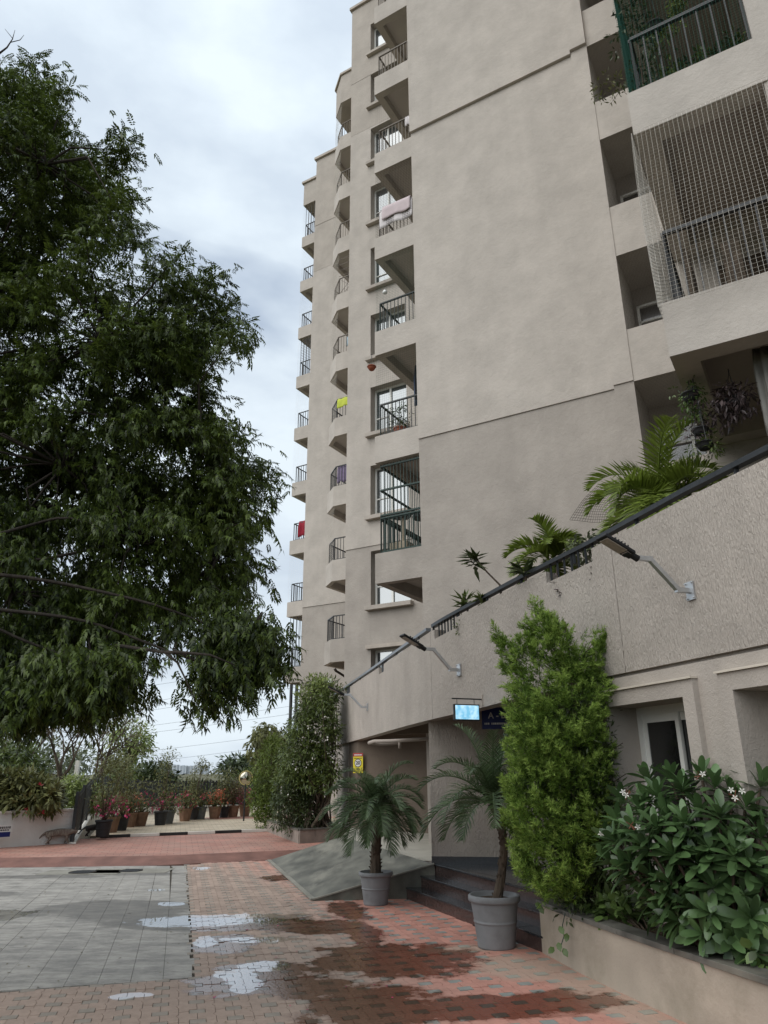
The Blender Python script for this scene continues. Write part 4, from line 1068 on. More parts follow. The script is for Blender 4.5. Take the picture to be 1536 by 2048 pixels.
def in_poly(poly, n, g=rng):
    poly = np.array(poly, float); lo, hi = poly.min(0), poly.max(0); out = []
    while len(out) < n:
        q = g.uniform(lo, hi, (n * 2, 2)); x, y = q[:, 0], q[:, 1]; ins = np.zeros(len(q), bool); j = len(poly) - 1
        for i in range(len(poly)):
            xi, yi, xj, yj = *poly[i], *poly[j]
            ins ^= ((yi > y) != (yj > y)) & (x < (xj - xi) * (y - yi) / (yj - yi + 1e-12) + xi); j = i
        out += list(q[ins])
    return np.array(out[:n])
def foliage(name, centres, radius, n_per, size, material, parent, template=LEAF, org=(0, 0, 0), droop=.25, jitter=.3, g=rng, flat=1.0, outward=None):
    C = np.repeat(np.asarray(centres, float), n_per, 0); n = len(C)
    d = sph(n, g); d[:, 2] *= flat
    rad = np.repeat(np.broadcast_to(radius, (len(centres),)), n_per)
    P = C + d * (rad * g.uniform(.25, 1, n) ** .6)[:, None]
    fw = d + sph(n, g) * .8 + np.array([0, 0, -droop])
    s = size * g.uniform(1 - jitter, 1 + jitter, n)
    V, F = instances(*template, P - np.array(org), fw, sph(n, g) * .6 + np.array([0, 0, 1.0]), s)
    return tag(link(name, np_mesh(name, V, F), material, parent), kind='stuff')

G_NEEM = leaf_mat('neem_leaf', (0.030, 0.050, 0.016), .5, .32, .42, .9, hi=(0.12, 0.17, 0.03), spec=.35)
G_CON = leaf_mat('conifer_leaf', (0.045, 0.12, 0.024), .7, .25, .6, 5.0, hi=(0.225, 0.36, 0.058), spec=.2)
G_PALM = leaf_mat('palm_leaf', (0.075, 0.115, 0.05), .45, .25, .42, 3, spec=.35)
G_ARECA = leaf_mat('areca_leaf', (0.14, 0.19, 0.03), .45, .35, .42, 3)
G_FRANGI = leaf_mat('frangipani_leaf', (0.07, 0.125, 0.045), .5, .2, .34, 3, spec=.5)
G_VAR = leaf_mat('pothos_leaf', (0.09, 0.14, 0.04), .6, .2, .35, 6)
G_CREEP = leaf_mat('creeper_leaf', (0.045, 0.075, 0.02), .6, .25, .4, 2.0, hi=(0.15, 0.20, 0.05))
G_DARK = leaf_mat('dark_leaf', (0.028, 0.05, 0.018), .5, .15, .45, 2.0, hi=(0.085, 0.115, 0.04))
G_OLIVE = leaf_mat('olive_leaf', (0.115, 0.12, 0.042), .5, .25, .5, 2.0)
G_LIGHT = leaf_mat('light_leaf', (0.19, 0.235, 0.07), .5, .3, .5, 1.5)
G_DRY = leaf_mat('dry_leaf', (0.14, 0.115, 0.06), .45, .15, .7, 1.5)
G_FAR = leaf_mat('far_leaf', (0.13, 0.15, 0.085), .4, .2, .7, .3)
G_PURPLE = leaf_mat('purple_leaf', (0.075, 0.055, 0.055), .5, .15, .4, 5)
B_MAG = leaf_mat('magenta_bract', (0.42, 0.045, 0.13), .4, .3, .6, 4)
B_ORA = leaf_mat('orange_bract', (0.52, 0.16, 0.09), .4, .3, .6, 4)
B_RED = leaf_mat('crimson_bract', (0.36, 0.035, 0.055), .4, .3, .6, 4)
B_WHITE = leaf_mat('white_petal', (0.72, 0.70, 0.64), .12, .3, .5, 4)
M['petal'] = B_WHITE
M['petal_eye'] = mat('petal_eye', (0.7, 0.5, 0.1), .6)
M['dry_bloom'] = mat('dry_bloom', (0.20, 0.08, 0.05), .8, .3, 30)

# ---- the big neem at the left (its trunk stands outside the frame)
neem = empty('neem_tree', (-5.6, 6.2, 0)); tag(neem, 'huge dark leafy tree overhanging the left side of the court', 'tree')
NO = np.array([-5.6, 6.2, 0])
NEEM_POLY = [(-300,110),(0,160),(70,158),(115,170),(130,250),(165,335),(225,300),(252,318),(256,390),(276,470),(310,530),(400,560),(430,600),(462,645),(462,690),(430,715),(395,740),(412,810),(452,830),(480,880),(520,940),(545,975),(500,985),(480,1050),(445,1085),(470,1125),(462,1160),(420,1190),(380,1215),(330,1255),(280,1270),(245,1345),(205,1385),(120,1390),(60,1380),(0,1400),(-300,1440)]
HANG = [(450,1262),(500,1250),(535,1275),(540,1305),(505,1325),(480,1350),(450,1362),(432,1400),(425,1425),(410,1405),(405,1372),(425,1340),(435,1300)]
LOW = [(0,1350),(120,1330),(230,1310),(250,1350),(180,1400),(100,1395),(0,1415)]
NEEM_POLY = [((x - 100) * 1.065 + 100, (y - 780) * 1.05 + 780) for x, y in NEEM_POLY]
g = np.random.default_rng(11)
def neem_clumps(poly, n, t0, t1):
    q = in_poly(poly, n, g); out = []
    for x, y in q:
        hgt = np.clip((1450 - y) / 1330, 0, 1); t = g.uniform(t0 + 1.6 * hgt, t1 + 2.2 * hgt)
        if x < 0: t *= g.uniform(.85, 1.25)
        r = ray(x, y); out.append(r * t + np.array([0, 0, CAM_H]))
    return np.array(out)
CL = neem_clumps(NEEM_POLY, 840, 5.0, 7.4)
# thin the crown where the sky shows through
keep = []
for i, p in enumerate(CL):
    w = math.sin(p[0] * 2.1 + 1.0) * math.sin(p[2] * 1.9 + .6) + .7 * math.sin(p[0] * 3.7 - p[2] * 2.9)
    keep.append(w < 1.0 or g.random() < .12)
CL = np.concatenate([CL[np.array(keep)], neem_clumps(HANG, 24, 4.9, 5.4), neem_clumps(LOW, 36, 4.8, 5.6)])
# hubs by a few rounds of k-means, limbs to the hubs, twigs to the clumps
HB = CL[g.choice(len(CL), 40, replace=False)].copy()
for _ in range(6):
    own = np.argmin(((CL[:, None] - HB[None]) ** 2).sum(2), 1)
    for h in range(len(HB)):
        if (own == h).any(): HB[h] = CL[own == h].mean(0)
limbs = MB(); trunk_top = np.array([-5.3, 6.1, 3.2])
trunk = MB(); trunk.tube([NO + v for v in ((0, 0, -.2), (.02, 0, .6), (.1, .05, 1.8), (.3, -.1, 3.3))], [.42, .34, .30, .24], 12)
mains = [np.array(v) for v in ((-4.6, 5.4, 4.6), (-4.2, 5.6, 3.6), (-4.9, 6.6, 5.6), (-3.6, 5.0, 3.0))]
for mn in mains: limbs.tube([trunk_top, trunk_top * .5 + mn * .5 + np.array([0, 0, .15]), mn], [.08, .055, .03], 8)
for h, hb in enumerate(HB):
    mn = min(mains, key=lambda v: np.linalg.norm(v - hb) + .6 * abs(v[2] - hb[2]))
    mid = mn * .45 + hb * .55 + np.array([0, 0, .25]) + g.normal(0, .12, 3)
    ph = g.uniform(0, 6.28, 3); wob = g.uniform(.03, .07, 3); path = []
    for j in range(15):
        f = j / 14; q0 = mn * (1 - f) ** 2 + mid * 2 * f * (1 - f) + hb * f * f; path.append(q0 + wob * np.sin(ph + f * np.array([9.0, 11.0, 7.0])) * math.sin(math.pi * f))
    limbs.tube(path, [.017 - .010 * j / 14 for j in range(15)], 6)
    for c in CL[own == h]:
        m2 = hb * .5 + c * .5 + g.normal(0, .08, 3) + np.array([0, 0, .05])
        limbs.tube([hb, m2, c], [.014, .009, .004], 4, False)
b1, b2 = at(330, 1305, 4.9), at(385, 1395, 4.9); b0 = at(230, 1290, 5.2)
limbs.tube([b0, b1, at(355, 1325, 4.9), at(372, 1360, 4.9), at(390, 1400, 4.85)], [.013, .011, .008, .006, .003], 5)
limbs.tube([b1, at(360, 1305, 4.9), at(420, 1310, 4.9), at(470, 1330, 4.9)], [.014, .012, .008, .004], 5)
limbs.tube([at(-8, 112, 5.6), at(14, 95, 5.6), at(25, 78, 5.6), at(30, 60, 5.6)], [.012, .008, .005, .002], 4)
limbs.tube([at(20, 85, 5.6), at(40, 80, 5.6), at(48, 70, 5.6)], [.005, .004, .002], 4); limbs.tube([at(26, 78, 5.6), at(10, 58, 5.6)], [.004, .002], 4)
limbs.v = [tuple(np.array(v) - NO) for v in limbs.v]; trunk.v = [tuple(np.array(v) - NO) for v in trunk.v]
trunk.build('trunk', 'bark', neem, smooth=True); limbs.build('limbs', 'bark_dark', neem, smooth=True)
# compound leaf: curved leaflets in pairs along a drooping stalk
tv, tq = [], []; rl = random.Random(4)
for k in range(6):
    y = .14 + .15 * k; z = -.3 * (y ** 2)
    for sg in (-1, 1):
        o = len(tv); L, w = (.36 - .02 * abs(k - 2.5)) * rl.uniform(.75, 1.15), .09; a = R(58 - 4 * k + rl.uniform(-16, 16)); dx, dy = sg * math.sin(a), math.cos(a)
        px_, py_ = dy, -dx
        dz_ = rl.uniform(.10, .42); tip = (dx * L * (1 - dz_ * .5), y + dy * L - .03, z - dz_)
        tv += [(0, y, z), (dx * L * .45 + px_ * w * .9 * sg, y + dy * L * .45 + py_ * w * .9 * sg, z - .03), tip, (dx * L * .45 - px_ * w * .6 * sg, y + dy * L * .45 - py_ * w * .6 * sg, z - .045)]
        tq.append((o, o + 1, o + 2, o + 3))
o = len(tv); tv += [(0, 1.0, -.22), (.05, 1.15, -.27), (.02, 1.32, -.36), (-.05, 1.15, -.29)]; tq.append((o, o + 1, o + 2, o + 3))
NEEM = (np.array(tv), np.array(tq))
def neem_leaves(C, per, g):
    n = len(C) * per; CC = np.repeat(C, per, 0)
    tw = unit(np.repeat(unit(C - np.array([-4.6, 6.2, 4.2])), per, 0) + g.normal(0, .25, (n, 3)))
    t = g.uniform(-.20, .12, n)[:, None]
    P = CC + tw * t + g.normal(0, .085, (n, 3))
    fw = sph(n, g) * np.array([1, 1, .6]) + tw * .55 + np.array([0, 0, -.38])
    return P, fw, g.uniform(.085, .155, n)
P, fw, s = neem_leaves(CL, 60, g)
V, F = instances(*NEEM, P - NO, fw, np.tile([0, 0, 1.0], (len(P), 1)) + sph(len(P), g) * .35, s)
tag(link('crown', np_mesh('neem_crown', V, F), G_NEEM, neem), kind='stuff')

# ---- tall conifer in the right planter
CX = np.array([2.03, 7.86, .40]); con = empty('conifer_tree', CX); tag(con, 'tall feathery bright green conifer at the corner of the right planter', 'tree')
CON_POLY = [(1070,1185),(1085,1218),(1110,1228),(1140,1252),(1150,1300),(1180,1292),(1205,1248),(1220,1244),(1214,1300),(1200,1340),(1233,1352),(1236,1375),(1213,1400),(1213,1470),(1232,1530),(1222,1570),(1236,1620),(1212,1680),(1190,1740),(1150,1785),(1080,1788),(1040,1755),(1022,1700),(1008,1650),(1012,1600),(1004,1500),(1022,1460),(1012,1400),(1003,1330),(1002,1300),(978,1262),(988,1254),(1020,1262),(1045,1252),(1055,1212)]
g = np.random.default_rng(5)
q = in_poly(CON_POLY, 980, g); C = []; A = []
for x, y in q:
    hw = 115 if y > 1350 else max(30, 115 * (y - 1160) / 190); xr = np.clip((x - 1112) / hw, -1, 1)
    dep = math.sqrt(max(0.02, 1 - xr * xr)) * .60 * (1 if y > 1350 else .5)
    Y = 7.86 - dep * g.uniform(-.8, 1.0); p = at(x, y, Y); C.append(p)
    rad = np.array([p[0] - CX[0], p[1] - CX[1], 0]); A.append(unit(rad) * (.75 if y > 1300 else .35) + np.array([0, 0, .72]) + g.normal(0, .2, 3))
C, A = np.array(C), unit(np.array(A)); plen = g.uniform(.18, .36, len(C)); C = C - A * (plen * .8)[:, None]
# each plume carries side sprays, each spray a tuft of scale needles; the outermost are this season's paler growth
def plume_needles(t0, t1, sprays, per, name, material):
    ns = len(C) * sprays; AA = np.repeat(A, sprays, 0); t = g.uniform(t0, t1, ns); L = np.repeat(plen, sprays)
    sd = sph(ns, g); sd = unit(sd - AA * (sd * AA).sum(1)[:, None])
    sp = np.repeat(C, sprays, 0) + AA * (t * L)[:, None]; sdir_ = unit(AA * (.65 + .5 * t)[:, None] + sd * .8); sl = L * (.42 - .25 * t)
    n = ns * per; u = g.uniform(0, 1, n); D = np.repeat(sdir_, per, 0); P = np.repeat(sp, per, 0) + D * (u * np.repeat(sl, per))[:, None]
    s2 = sph(n, g); s2 = unit(s2 - D * (s2 * D).sum(1)[:, None]); fw = D * .8 + s2 * .65
    NE = (np.array([(-.09, 0, 0), (.09, 0, 0), (.02, 1, -.03), (-.02, 1, -.03)]), np.array([(0, 1, 2, 3)]))
    V, F = instances(*NE, P - CX, fw, sph(n, g), g.uniform(.022, .045, n)); tag(link(name, np_mesh(name, V, F), material, con), kind='stuff')
plume_needles(0.0, .75, 9, 15, 'crown', G_CON)
plume_needles(.62, 1.0, 6, 14, 'young_growth', leaf_mat('conifer_tip', (0.225, 0.37, 0.07), .45, .3, .6, 5.0, hi=(0.40, 0.54, 0.125), spec=.2))
mb = MB(); mb.tube([(0, 0, -.15), (.02, 0, .6), (0, .02, 1.6), (-.05, 0, 2.9)], [.06, .05, .035, .01], 8)
for k in range(40):
    a, z = g.uniform(0, 6.28), g.uniform(.3, 2.4); r = .42 * min(1, (3.1 - z) / 1.2); mb.tube([(0, 0, z), (math.cos(a) * r, math.sin(a) * r, z + .25)], [.012, .004], 4, False)
mb.build('trunk', 'bark', con)
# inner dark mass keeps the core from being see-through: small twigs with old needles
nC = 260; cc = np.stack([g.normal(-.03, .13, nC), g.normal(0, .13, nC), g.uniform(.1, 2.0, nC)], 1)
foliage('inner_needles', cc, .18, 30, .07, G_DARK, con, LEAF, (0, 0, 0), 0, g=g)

# ---- feather palms
def frond_mesh(base, az, el, L, droop, n=38, w=.015, ll=.24, twist=0.0, vshape=.5, g=rng, sag=.5):
    """one feather leaf: arching stalk with two ranks of narrow leaflets"""
    d = np.array([math.cos(az) * math.cos(el), math.sin(az) * math.cos(el), math.sin(el)]); p = np.array(base, float); pts = [p.copy()]; dirs = [d.copy()]
    N = 14
    for i in range(N):
        d = unit(d + np.array([0, 0, -droop / N * (1 + 1.2 * i / N)])); p = p + d * L / N; pts.append(p.copy()); dirs.append(d.copy())
    mb = MB(); mb.tube(pts, [.011 * (1 - .8 * i / N) * L / .8 for i in range(N + 1)], 4, False)
    V, F = [], []
    for k in range(n):
        t = .12 + .88 * k / (n - 1); x = t * N; i = min(int(x), N - 1); f = x - i; q = pts[i] * (1 - f) + pts[i + 1] * f; dd = unit(dirs[i] * (1 - f) + dirs[i + 1] * f)
        side = unit(np.cross(dd, (0, 0, 1.0))); up = np.cross(side, dd)
        len_ = ll * (math.sin(math.pi * min(1, .18 + t * .82)) ** .55 * .9 + .12) * g.uniform(.85, 1.1)
        for sg in (-1, 1):
            lf = unit(side * sg * (.95 - .35 * t) + dd * (.45 + .5 * t) + up * vshape * g.uniform(.6, 1.2) + g.normal(0, .06, 3))
            nrm = unit(np.cross(lf, dd)); wd = unit(np.cross(nrm, lf))
            m_ = q + lf * len_ * .5 + np.array([0, 0, -.04 * sag * len_]); e = q + lf * len_ + np.array([0, 0, -.32 * sag * len_])
            o = len(mb.v); mb.v += [tuple(q - wd * w * .35), tuple(q + wd * w * .35), tuple(m_ + wd * w * .5), tuple(e), tuple(m_ - wd * w * .5)]
            mb.f += [(o, o + 1, o + 2, o + 4), (o + 4, o + 2, o + 3)]
    me = bpy.data.meshes.new('frond'); me.from_pydata(mb.v, [], mb.f); me.update(); return me
def pot_mesh(r, h, kind='round'):
    mb = MB()
    if kind == 'round': mb.lathe([(0, 0), (r * .72, 0), (r * .74, .012), (r * .745, .03), (r * .752, .055), (r * .83, h * .44), (r * .838, h * .47), (r * .862, h * .48), (r * .864, h * .50), (r * .846, h * .512), (r * .853, h * .54), (r * .932, h * .83), (r * .94, h * .86), (r * .95, h * .865), (r * 1.02, h * .875), (r * 1.04, h * .90), (r * 1.04, h * .98), (r * 1.0, h), (r * .93, h), (r * .91, h * .93), (0, h * .90)], 36)
    else: mb.lathe([(0, 0), (r * .70, 0), (r * .72, .01), (r * .98, h * .88), (r * 1.06, h * .89), (r * 1.06, h), (r * .95, h), (r * .93, h * .92), (0, h * .9)], 8)
    return mb
g = np.random.default_rng(21)
def potted_palm(loc, r, h, trunk_path, trunk_r, fronds, label, gg):
    root = empty('potted_palm', loc); tag(root, label, 'potted palm', 'potted palms beside the steps')
    pot_mesh(r, h).build('pot', 'pot_grey', root, smooth=True)
    mb = MB(); mb.lathe([(0, h * .915), (r * .6, h * .925), (r * .9, h * .905)], 24); mb.build('soil', 'soil', root)
    tp = [np.array(p) for p in trunk_path]; mb = MB(); mb.tube(tp, trunk_r, 10)
    for k in range(90):             # old leaf bases
        t = gg.uniform(.02, 1); x = t * (len(tp) - 1); i = min(int(x), len(tp) - 2); f = x - i; q = tp[i] * (1 - f) + tp[i + 1] * f; rr = trunk_r[i] * (1 - f) + trunk_r[i + 1] * f
        a = gg.uniform(0, 6.28); dv = np.array([math.cos(a), math.sin(a), 0]); mb.tube([q + dv * rr * .85, q + dv * (rr * 1.25) + np.array([0, 0, .025])], [.014, .006], 4)
    mb.build('trunk', 'bark', root)
    for (az, el, L, dr) in fronds:
        me = frond_mesh(tp[-1] + np.array([math.cos(az), math.sin(az), 0]) * .03, az, el, L, dr, 46, .0115, .25, g=gg, vshape=.5, sag=.8)
        link('frond', me, G_PALM, root)
def fr_set(n, L, gg, lo=-.5, hi=1.35):
    out = []
    for k in range(n):
        t = k / (n - 1); el = hi + (lo - hi) * t; out.append((k * 2.39996 + gg.normal(0, .15), el, L * gg.uniform(.85, 1.08) * (1 if t < .8 else .9), 1.0 + .55 * gg.random()))
    return out
potted_palm((-.15, 11.46, 0), .235, .42, [(0, 0, .36), (.0, 0, .65), (.02, .01, .98), (.01, 0, 1.30)], [.085, .07, .075, .095], fr_set(36, .86, g, -.42), 'potted feather palm standing upright in front of the concrete ramp', g)
fr2_ = fr_set(24, 1.0, np.random.default_rng(8), .12, 1.45)
potted_palm((1.17, 8.78, 0), .27, .50, [(.03, 0, .44), (.10, 0, .70), (.14, 0, .98), (.12, 0, 1.22), (.05, 0, 1.42)], [.055, .045, .042, .05, .07], fr2_, 'potted feather palm with a leaning trunk half behind the conifer', np.random.default_rng(9))

# ---- frangipani in the planter
FO = np.array([2.62, 6.05, .40]); fg = empty('frangipani_shrub', FO); tag(fg, 'broad-leaved frangipani shrub with white flowers in the right planter', 'shrub')
g = np.random.default_rng(31)
lw = [(0, 0), (.05, .12), (.10, .32), (.135, .55), (.13, .75), (.08, .92), (0, 1.0)]
tv = [(0, y, .03 * math.sin(y * 3.1)) for w, y in lw]; tq = []
nl = len(lw); tv += [(w, y, .03 * math.sin(y * 3.1) + w * .25 - .10 * y * y) for w, y in lw] + [(-w, y, .03 * math.sin(y * 3.1) + w * .25 - .10 * y * y) for w, y in lw]
tv = [(x, y, z - (.10 * y * y if k < nl else 0)) for k, (x, y, z) in enumerate(tv)]
lm = MB(); fs = []
for i in range(nl - 1): fs += [(i, nl + i, nl + i + 1, i + 1), (i, i + 1, 2 * nl + i + 1, 2 * nl + i)]
fs[0] = (0, nl + 1, 1); fs[1] = (0, 1, 2 * nl + 1)
leaf_me = bpy.data.meshes.new('leaf'); leaf_me.from_pydata(tv, [], fs); leaf_me.materials.append(G_FRANGI); leaf_me.polygons.foreach_set('use_smooth', [True] * len(leaf_me.polygons)); leaf_me.update()
ros = [(1245,1650,6.75),(1300,1608,6.6),(1345,1566,6.7),(1405,1562,6.5),(1462,1598,6.35),(1520,1578,6.2),(1262,1692,6.6),(1338,1640,6.35),(1402,1632,6.3),(1385,1700,6.1),(1468,1716,5.9),(1502,1650,6.2),(1308,1722,6.4),(1230,1730,6.8),(1440,1662,6.5),(1548,1640,6.0),(1345,1772,6.2),(1440,1800,6.2),(1500,1862,6.1),(1530,1716,6.3),(1280,1770,6.6),(1560,1770,6.0),(1375,1600,6.6),(1420,1750,6.4),(1300,1660,6.9),(1360,1740,6.8),(1430,1610,6.9),(1490,1760,6.6),(1250,1610,7.0),(1480,1680,6.8),(1530,1830,6.3),(1400,1850,6.4),(1320,1815,6.6),(1540,1600,6.7),(1270,1730,6.4),(1330,1690,6.5),(1360,1820,6.3),(1460,1770,6.1),(1510,1800,6.2),(1225,1690,6.9),(1420,1690,6.2),(1550,1690,6.1),(1300,1565,7.0),(1480,1555,6.8),(1360,1675,6.2),(1445,1840,6.2),(1380,1780,6.3),(1290,1630,6.5),(1320,1600,6.4),(1365,1585,6.4),(1430,1580,6.3),(1490,1620,6.1),(1275,1665,6.3),(1320,1665,6.2),(1375,1655,6.1),(1440,1640,6.05),(1520,1680,5.95),(1300,1700,6.2),(1350,1715,6.1),(1425,1715,6.0),(1495,1740,5.9),(1240,1690,6.5),(1260,1745,6.4),(1310,1760,6.3),(1400,1735,6.05),(1465,1690,6.0),(1390,1820,6.15),(1430,1780,6.0),(1350,1800,6.2),(1480,1800,5.95),(1525,1770,5.9),(1310,1800,6.45),(1365,1845,6.2),(1410,1870,6.05),(1460,1880,5.95),(1500,1900,5.85),(1535,1850,5.8),(1340,1830,6.3),(1425,1830,6.0),(1500,1840,5.8)]
stem = MB(); base = at(1455, 1838, 6.15); base[2] = .42
n_leaf = 0; extra = MB()
for (x, y, Y) in ros:
    c = at(x, y, Y); outd = unit(c - (base + np.array([0, 0, .25]))); ax = unit(outd * np.array([1, 1, .6]) + np.array([0, -.25, .55]))
    mid = base * .45 + c * .55 + np.array([0, 0, -.08]) + g.normal(0, .03, 3)
    stem.tube([base + g.normal(0, .03, 3), base * .75 + mid * .25 + g.normal(0, .02, 3), mid, c * .8 + mid * .2 - ax * .04, c], [.022, .019, .015, .012, .011], 7)
    nL = 14
    for k in range(nL):
        a = k * 2.39996 + g.uniform(0, .4); t = k / (nL - 1)
        r0 = unit(np.cross(ax, (.3, .2, .9))); u0 = np.cross(ax, r0)
        fwd = unit((r0 * math.cos(a) + u0 * math.sin(a)) * (.35 + .85 * t) + ax * (1.0 - .95 * t) + g.normal(0, .08, 3) + np.array([0, 0, -.12 * t]))
        rr_, ff_, uu_ = frames(fwd[None], ax[None]); s_ = g.uniform(.20, .275) * (.75 + .25 * t)
        pp = c + ax * (.03 * (1 - t)) - FO
        sw = s_ * g.uniform(1.0, 1.25)
        mw_ = Matrix(((rr_[0][0]*sw, ff_[0][0]*s_, uu_[0][0]*s_, pp[0]), (rr_[0][1]*sw, ff_[0][1]*s_, uu_[0][1]*s_, pp[1]), (rr_[0][2]*sw, ff_[0][2]*s_, uu_[0][2]*s_, pp[2]), (0, 0, 0, 1)))
        if n_leaf < 300:
            o = bpy.data.objects.new('leaf', leaf_me); col.objects.link(o); o.parent = fg; o.matrix_local = mw_
        else:
            extra.add([tuple(mw_ @ w.co) for w in leaf_me.vertices], [tuple(p.vertices) for p in leaf_me.polygons])
        n_leaf += 1
if extra.v: tag(extra.build('leaves_behind', G_FRANGI, fg, smooth=True), kind='stuff')
stem.v = [tuple(np.array(v) - FO) for v in stem.v]; stem.build('stems', 'bark', fg, smooth=True)
def flower(c, ax, s, parent, org):
    mb = MB(); ax = unit(np.array(ax, float)); r0 = unit(np.cross(ax, (.3, .9, .2))); u0 = np.cross(ax, r0); c = np.array(c) - org
    for k in range(5):
        a = k * 1.2566; d = r0 * math.cos(a) + u0 * math.sin(a); e = np.cross(ax, d)
        mb.add([c, c + d * s * .5 + e * s * .22 + ax * s * .12, c + d * s + e * s * .05 + ax * s * .1, c + d * s * .75 - e * s * .2 + ax * s * .06, c + d * s * .3 - e * s * .12 + ax * s * .05], [(0, 1, 2, 3, 4)])
    mb.build('flower', 'petal', parent)
for (x, y, Y) in [(1405,1548,6.15),(1484,1582,5.95),(1462,1580,6.0),(1470,1596,5.95),(1276,1654,6.2),(1202,1668,6.6),(1252,1590,6.45),(1246,1584,6.45)]:
    flower(at(x, y, Y), (-.35, -.8, .35), .028, fg, FO)
mb = MB()
for (x, y, Y) in [(1400,1552,6.2),(1470,1592,6.0),(1262,1650,6.25),(1255,1590,6.5)]:
    c = at(x, y, Y) - FO
    for k in range(7): mb.tube([c, c + sph(1, g)[0] * .045], [.003, .004], 4, False)
tag(mb.build('spent_blooms', 'dry_bloom', fg), kind='stuff')

# ---- leafy ground cover of the planter, one trailing stem
def leafy(name, label, cat, org, centres, rad, per, size, material, template=LEAF_ROUND, droop=.1, group=None, gg=g, stems=True, kind_leaf='leaves'):
    org = np.array(org, float); root = empty(name, org); tag(root, label, cat, group)
    foliage(kind_leaf, centres, rad, per, size, material, root, template, org, droop, g=gg)
    if stems:
        mb = MB()
        for c in centres:
            c = np.array(c) - org; mb.tube([(c[0] * .3, c[1] * .3, 0), c * .6 + gg.normal(0, .02, 3), c], [.010, .007, .003], 4, False)
        mb.build('stems', 'bark', root)
    return root
bed = []
for k in range(26):
    t = g.uniform(0, 1); y = 8.2 - 2.6 * t; bed.append((right_limit(y) + .17 + g.uniform(0, .4), y, .50 + g.uniform(0, .08)))
leafy('pothos_plant', 'variegated pothos carpeting the planter below the frangipani', 'plant', (2.3, 7.0, .40), bed, .14, 26, .10, G_VAR, gg=g)
vine = empty('trailing_vine', (1.70, 8.02, .49)); tag(vine, 'thin pothos vine trailing down the painted planter face', 'plant')
vp = [at(1132, 1818, 7.86), at(1125, 1850, 7.78), at(1128, 1872, 7.76), at(1120, 1898, 7.75)]; vo = np.array([1.70, 8.02, .49])
mb = MB(); mb.tube([p - vo for p in vp], .004, 4, False); mb.build('stem', 'rail_green', vine)
for k, p in enumerate([at(1118, 1852, 7.75), at(1134, 1866, 7.74), at(1116, 1884, 7.74), at(1126, 1896, 7.73), at(1108, 1894, 7.73), at(1078, 1812, 8.2), at(1070, 1806, 8.2)]):
    V, F = instances(*LEAF_ROUND, (p - vo)[None], np.array([[g.normal(0, .4), -.4, -.5]]), np.array([[-.3, -1.0, .4]]), np.array([.085])); link('leaf', np_mesh('leaf', V, F), G_VAR, vine)
# ================================================================== creeper, shrubs and trees behind
g = np.random.default_rng(77)
def px_cloud(poly, n, Y0, Y1, gg=None):
    gg = gg or g
    return np.array([at(x, y, gg.uniform(Y0, Y1)) for x, y in in_poly(poly, n, gg)])
cr = empty('creeper', (-1.9, 20.3, .42)); tag(cr, 'dense flowering creeper climbing over the far end of the podium', 'creeper'); CO = np.array([-1.9, 20.3, .42])
cl = np.concatenate([px_cloud([(600,1420),(640,1395),(665,1400),(672,1480),(668,1560),(650,1580),(600,1570),(560,1560),(575,1480)], 170, 19.6, 21.6),
                     px_cloud([(596,1375),(640,1365),(680,1372),(660,1420),(600,1440)], 40, 20.0, 21.5), px_cloud([(560,1500),(600,1480),(640,1500),(620,1640),(560,1640)], 70, 20.2, 22)])
foliage('leaves', cl, .26, 60, .115, G_CREEP, cr, LEAF, CO, .3, g=g)
mb = MB()
for k in range(46):
    c = cl[g.integers(len(cl))] - CO; mb.tube([(g.uniform(-.2, .5), g.uniform(-.4, .3), 0), (c[0] * .5 + .25, c[1] * .5, c[2] * .45), c], [.028, .018, .005], 5, False)
mb.tube([at(624, 1655, 19.9) - CO, at(640, 1630, 19.9) - CO, at(658, 1605, 20) - CO, at(664, 1570, 20.2) - CO, at(655, 1520, 20.3) - CO], [.05, .045, .035, .03, .02], 7)
for k in range(14):
    a = at(600 + g.uniform(0, 80), 1385 + g.uniform(-5, 30), 20.5) - CO; e = a + np.array([g.normal(-.1, .25), g.normal(0, .2), g.uniform(.15, .45)]); mb.tube([a, (a + e) / 2 + np.array([0, 0, .1]), e], [.008, .006, .003], 4, False)
mb.build('stems', 'bark', cr)
q = px_cloud([(600,1440),(660,1420),(668,1520),(620,1560),(575,1540)], 20, 19.3, 20.0)
foliage('flowers', q, .06, 5, .055, B_WHITE, cr, LEAF_ROUND, CO, g=g)
q = px_cloud([(590,1368),(640,1355),(684,1366),(650,1385),(600,1400)], 30, 20, 21.4)
foliage('young_leaves', q, .16, 26, .11, G_LIGHT, cr, LEAF, CO, -.2, g=g)

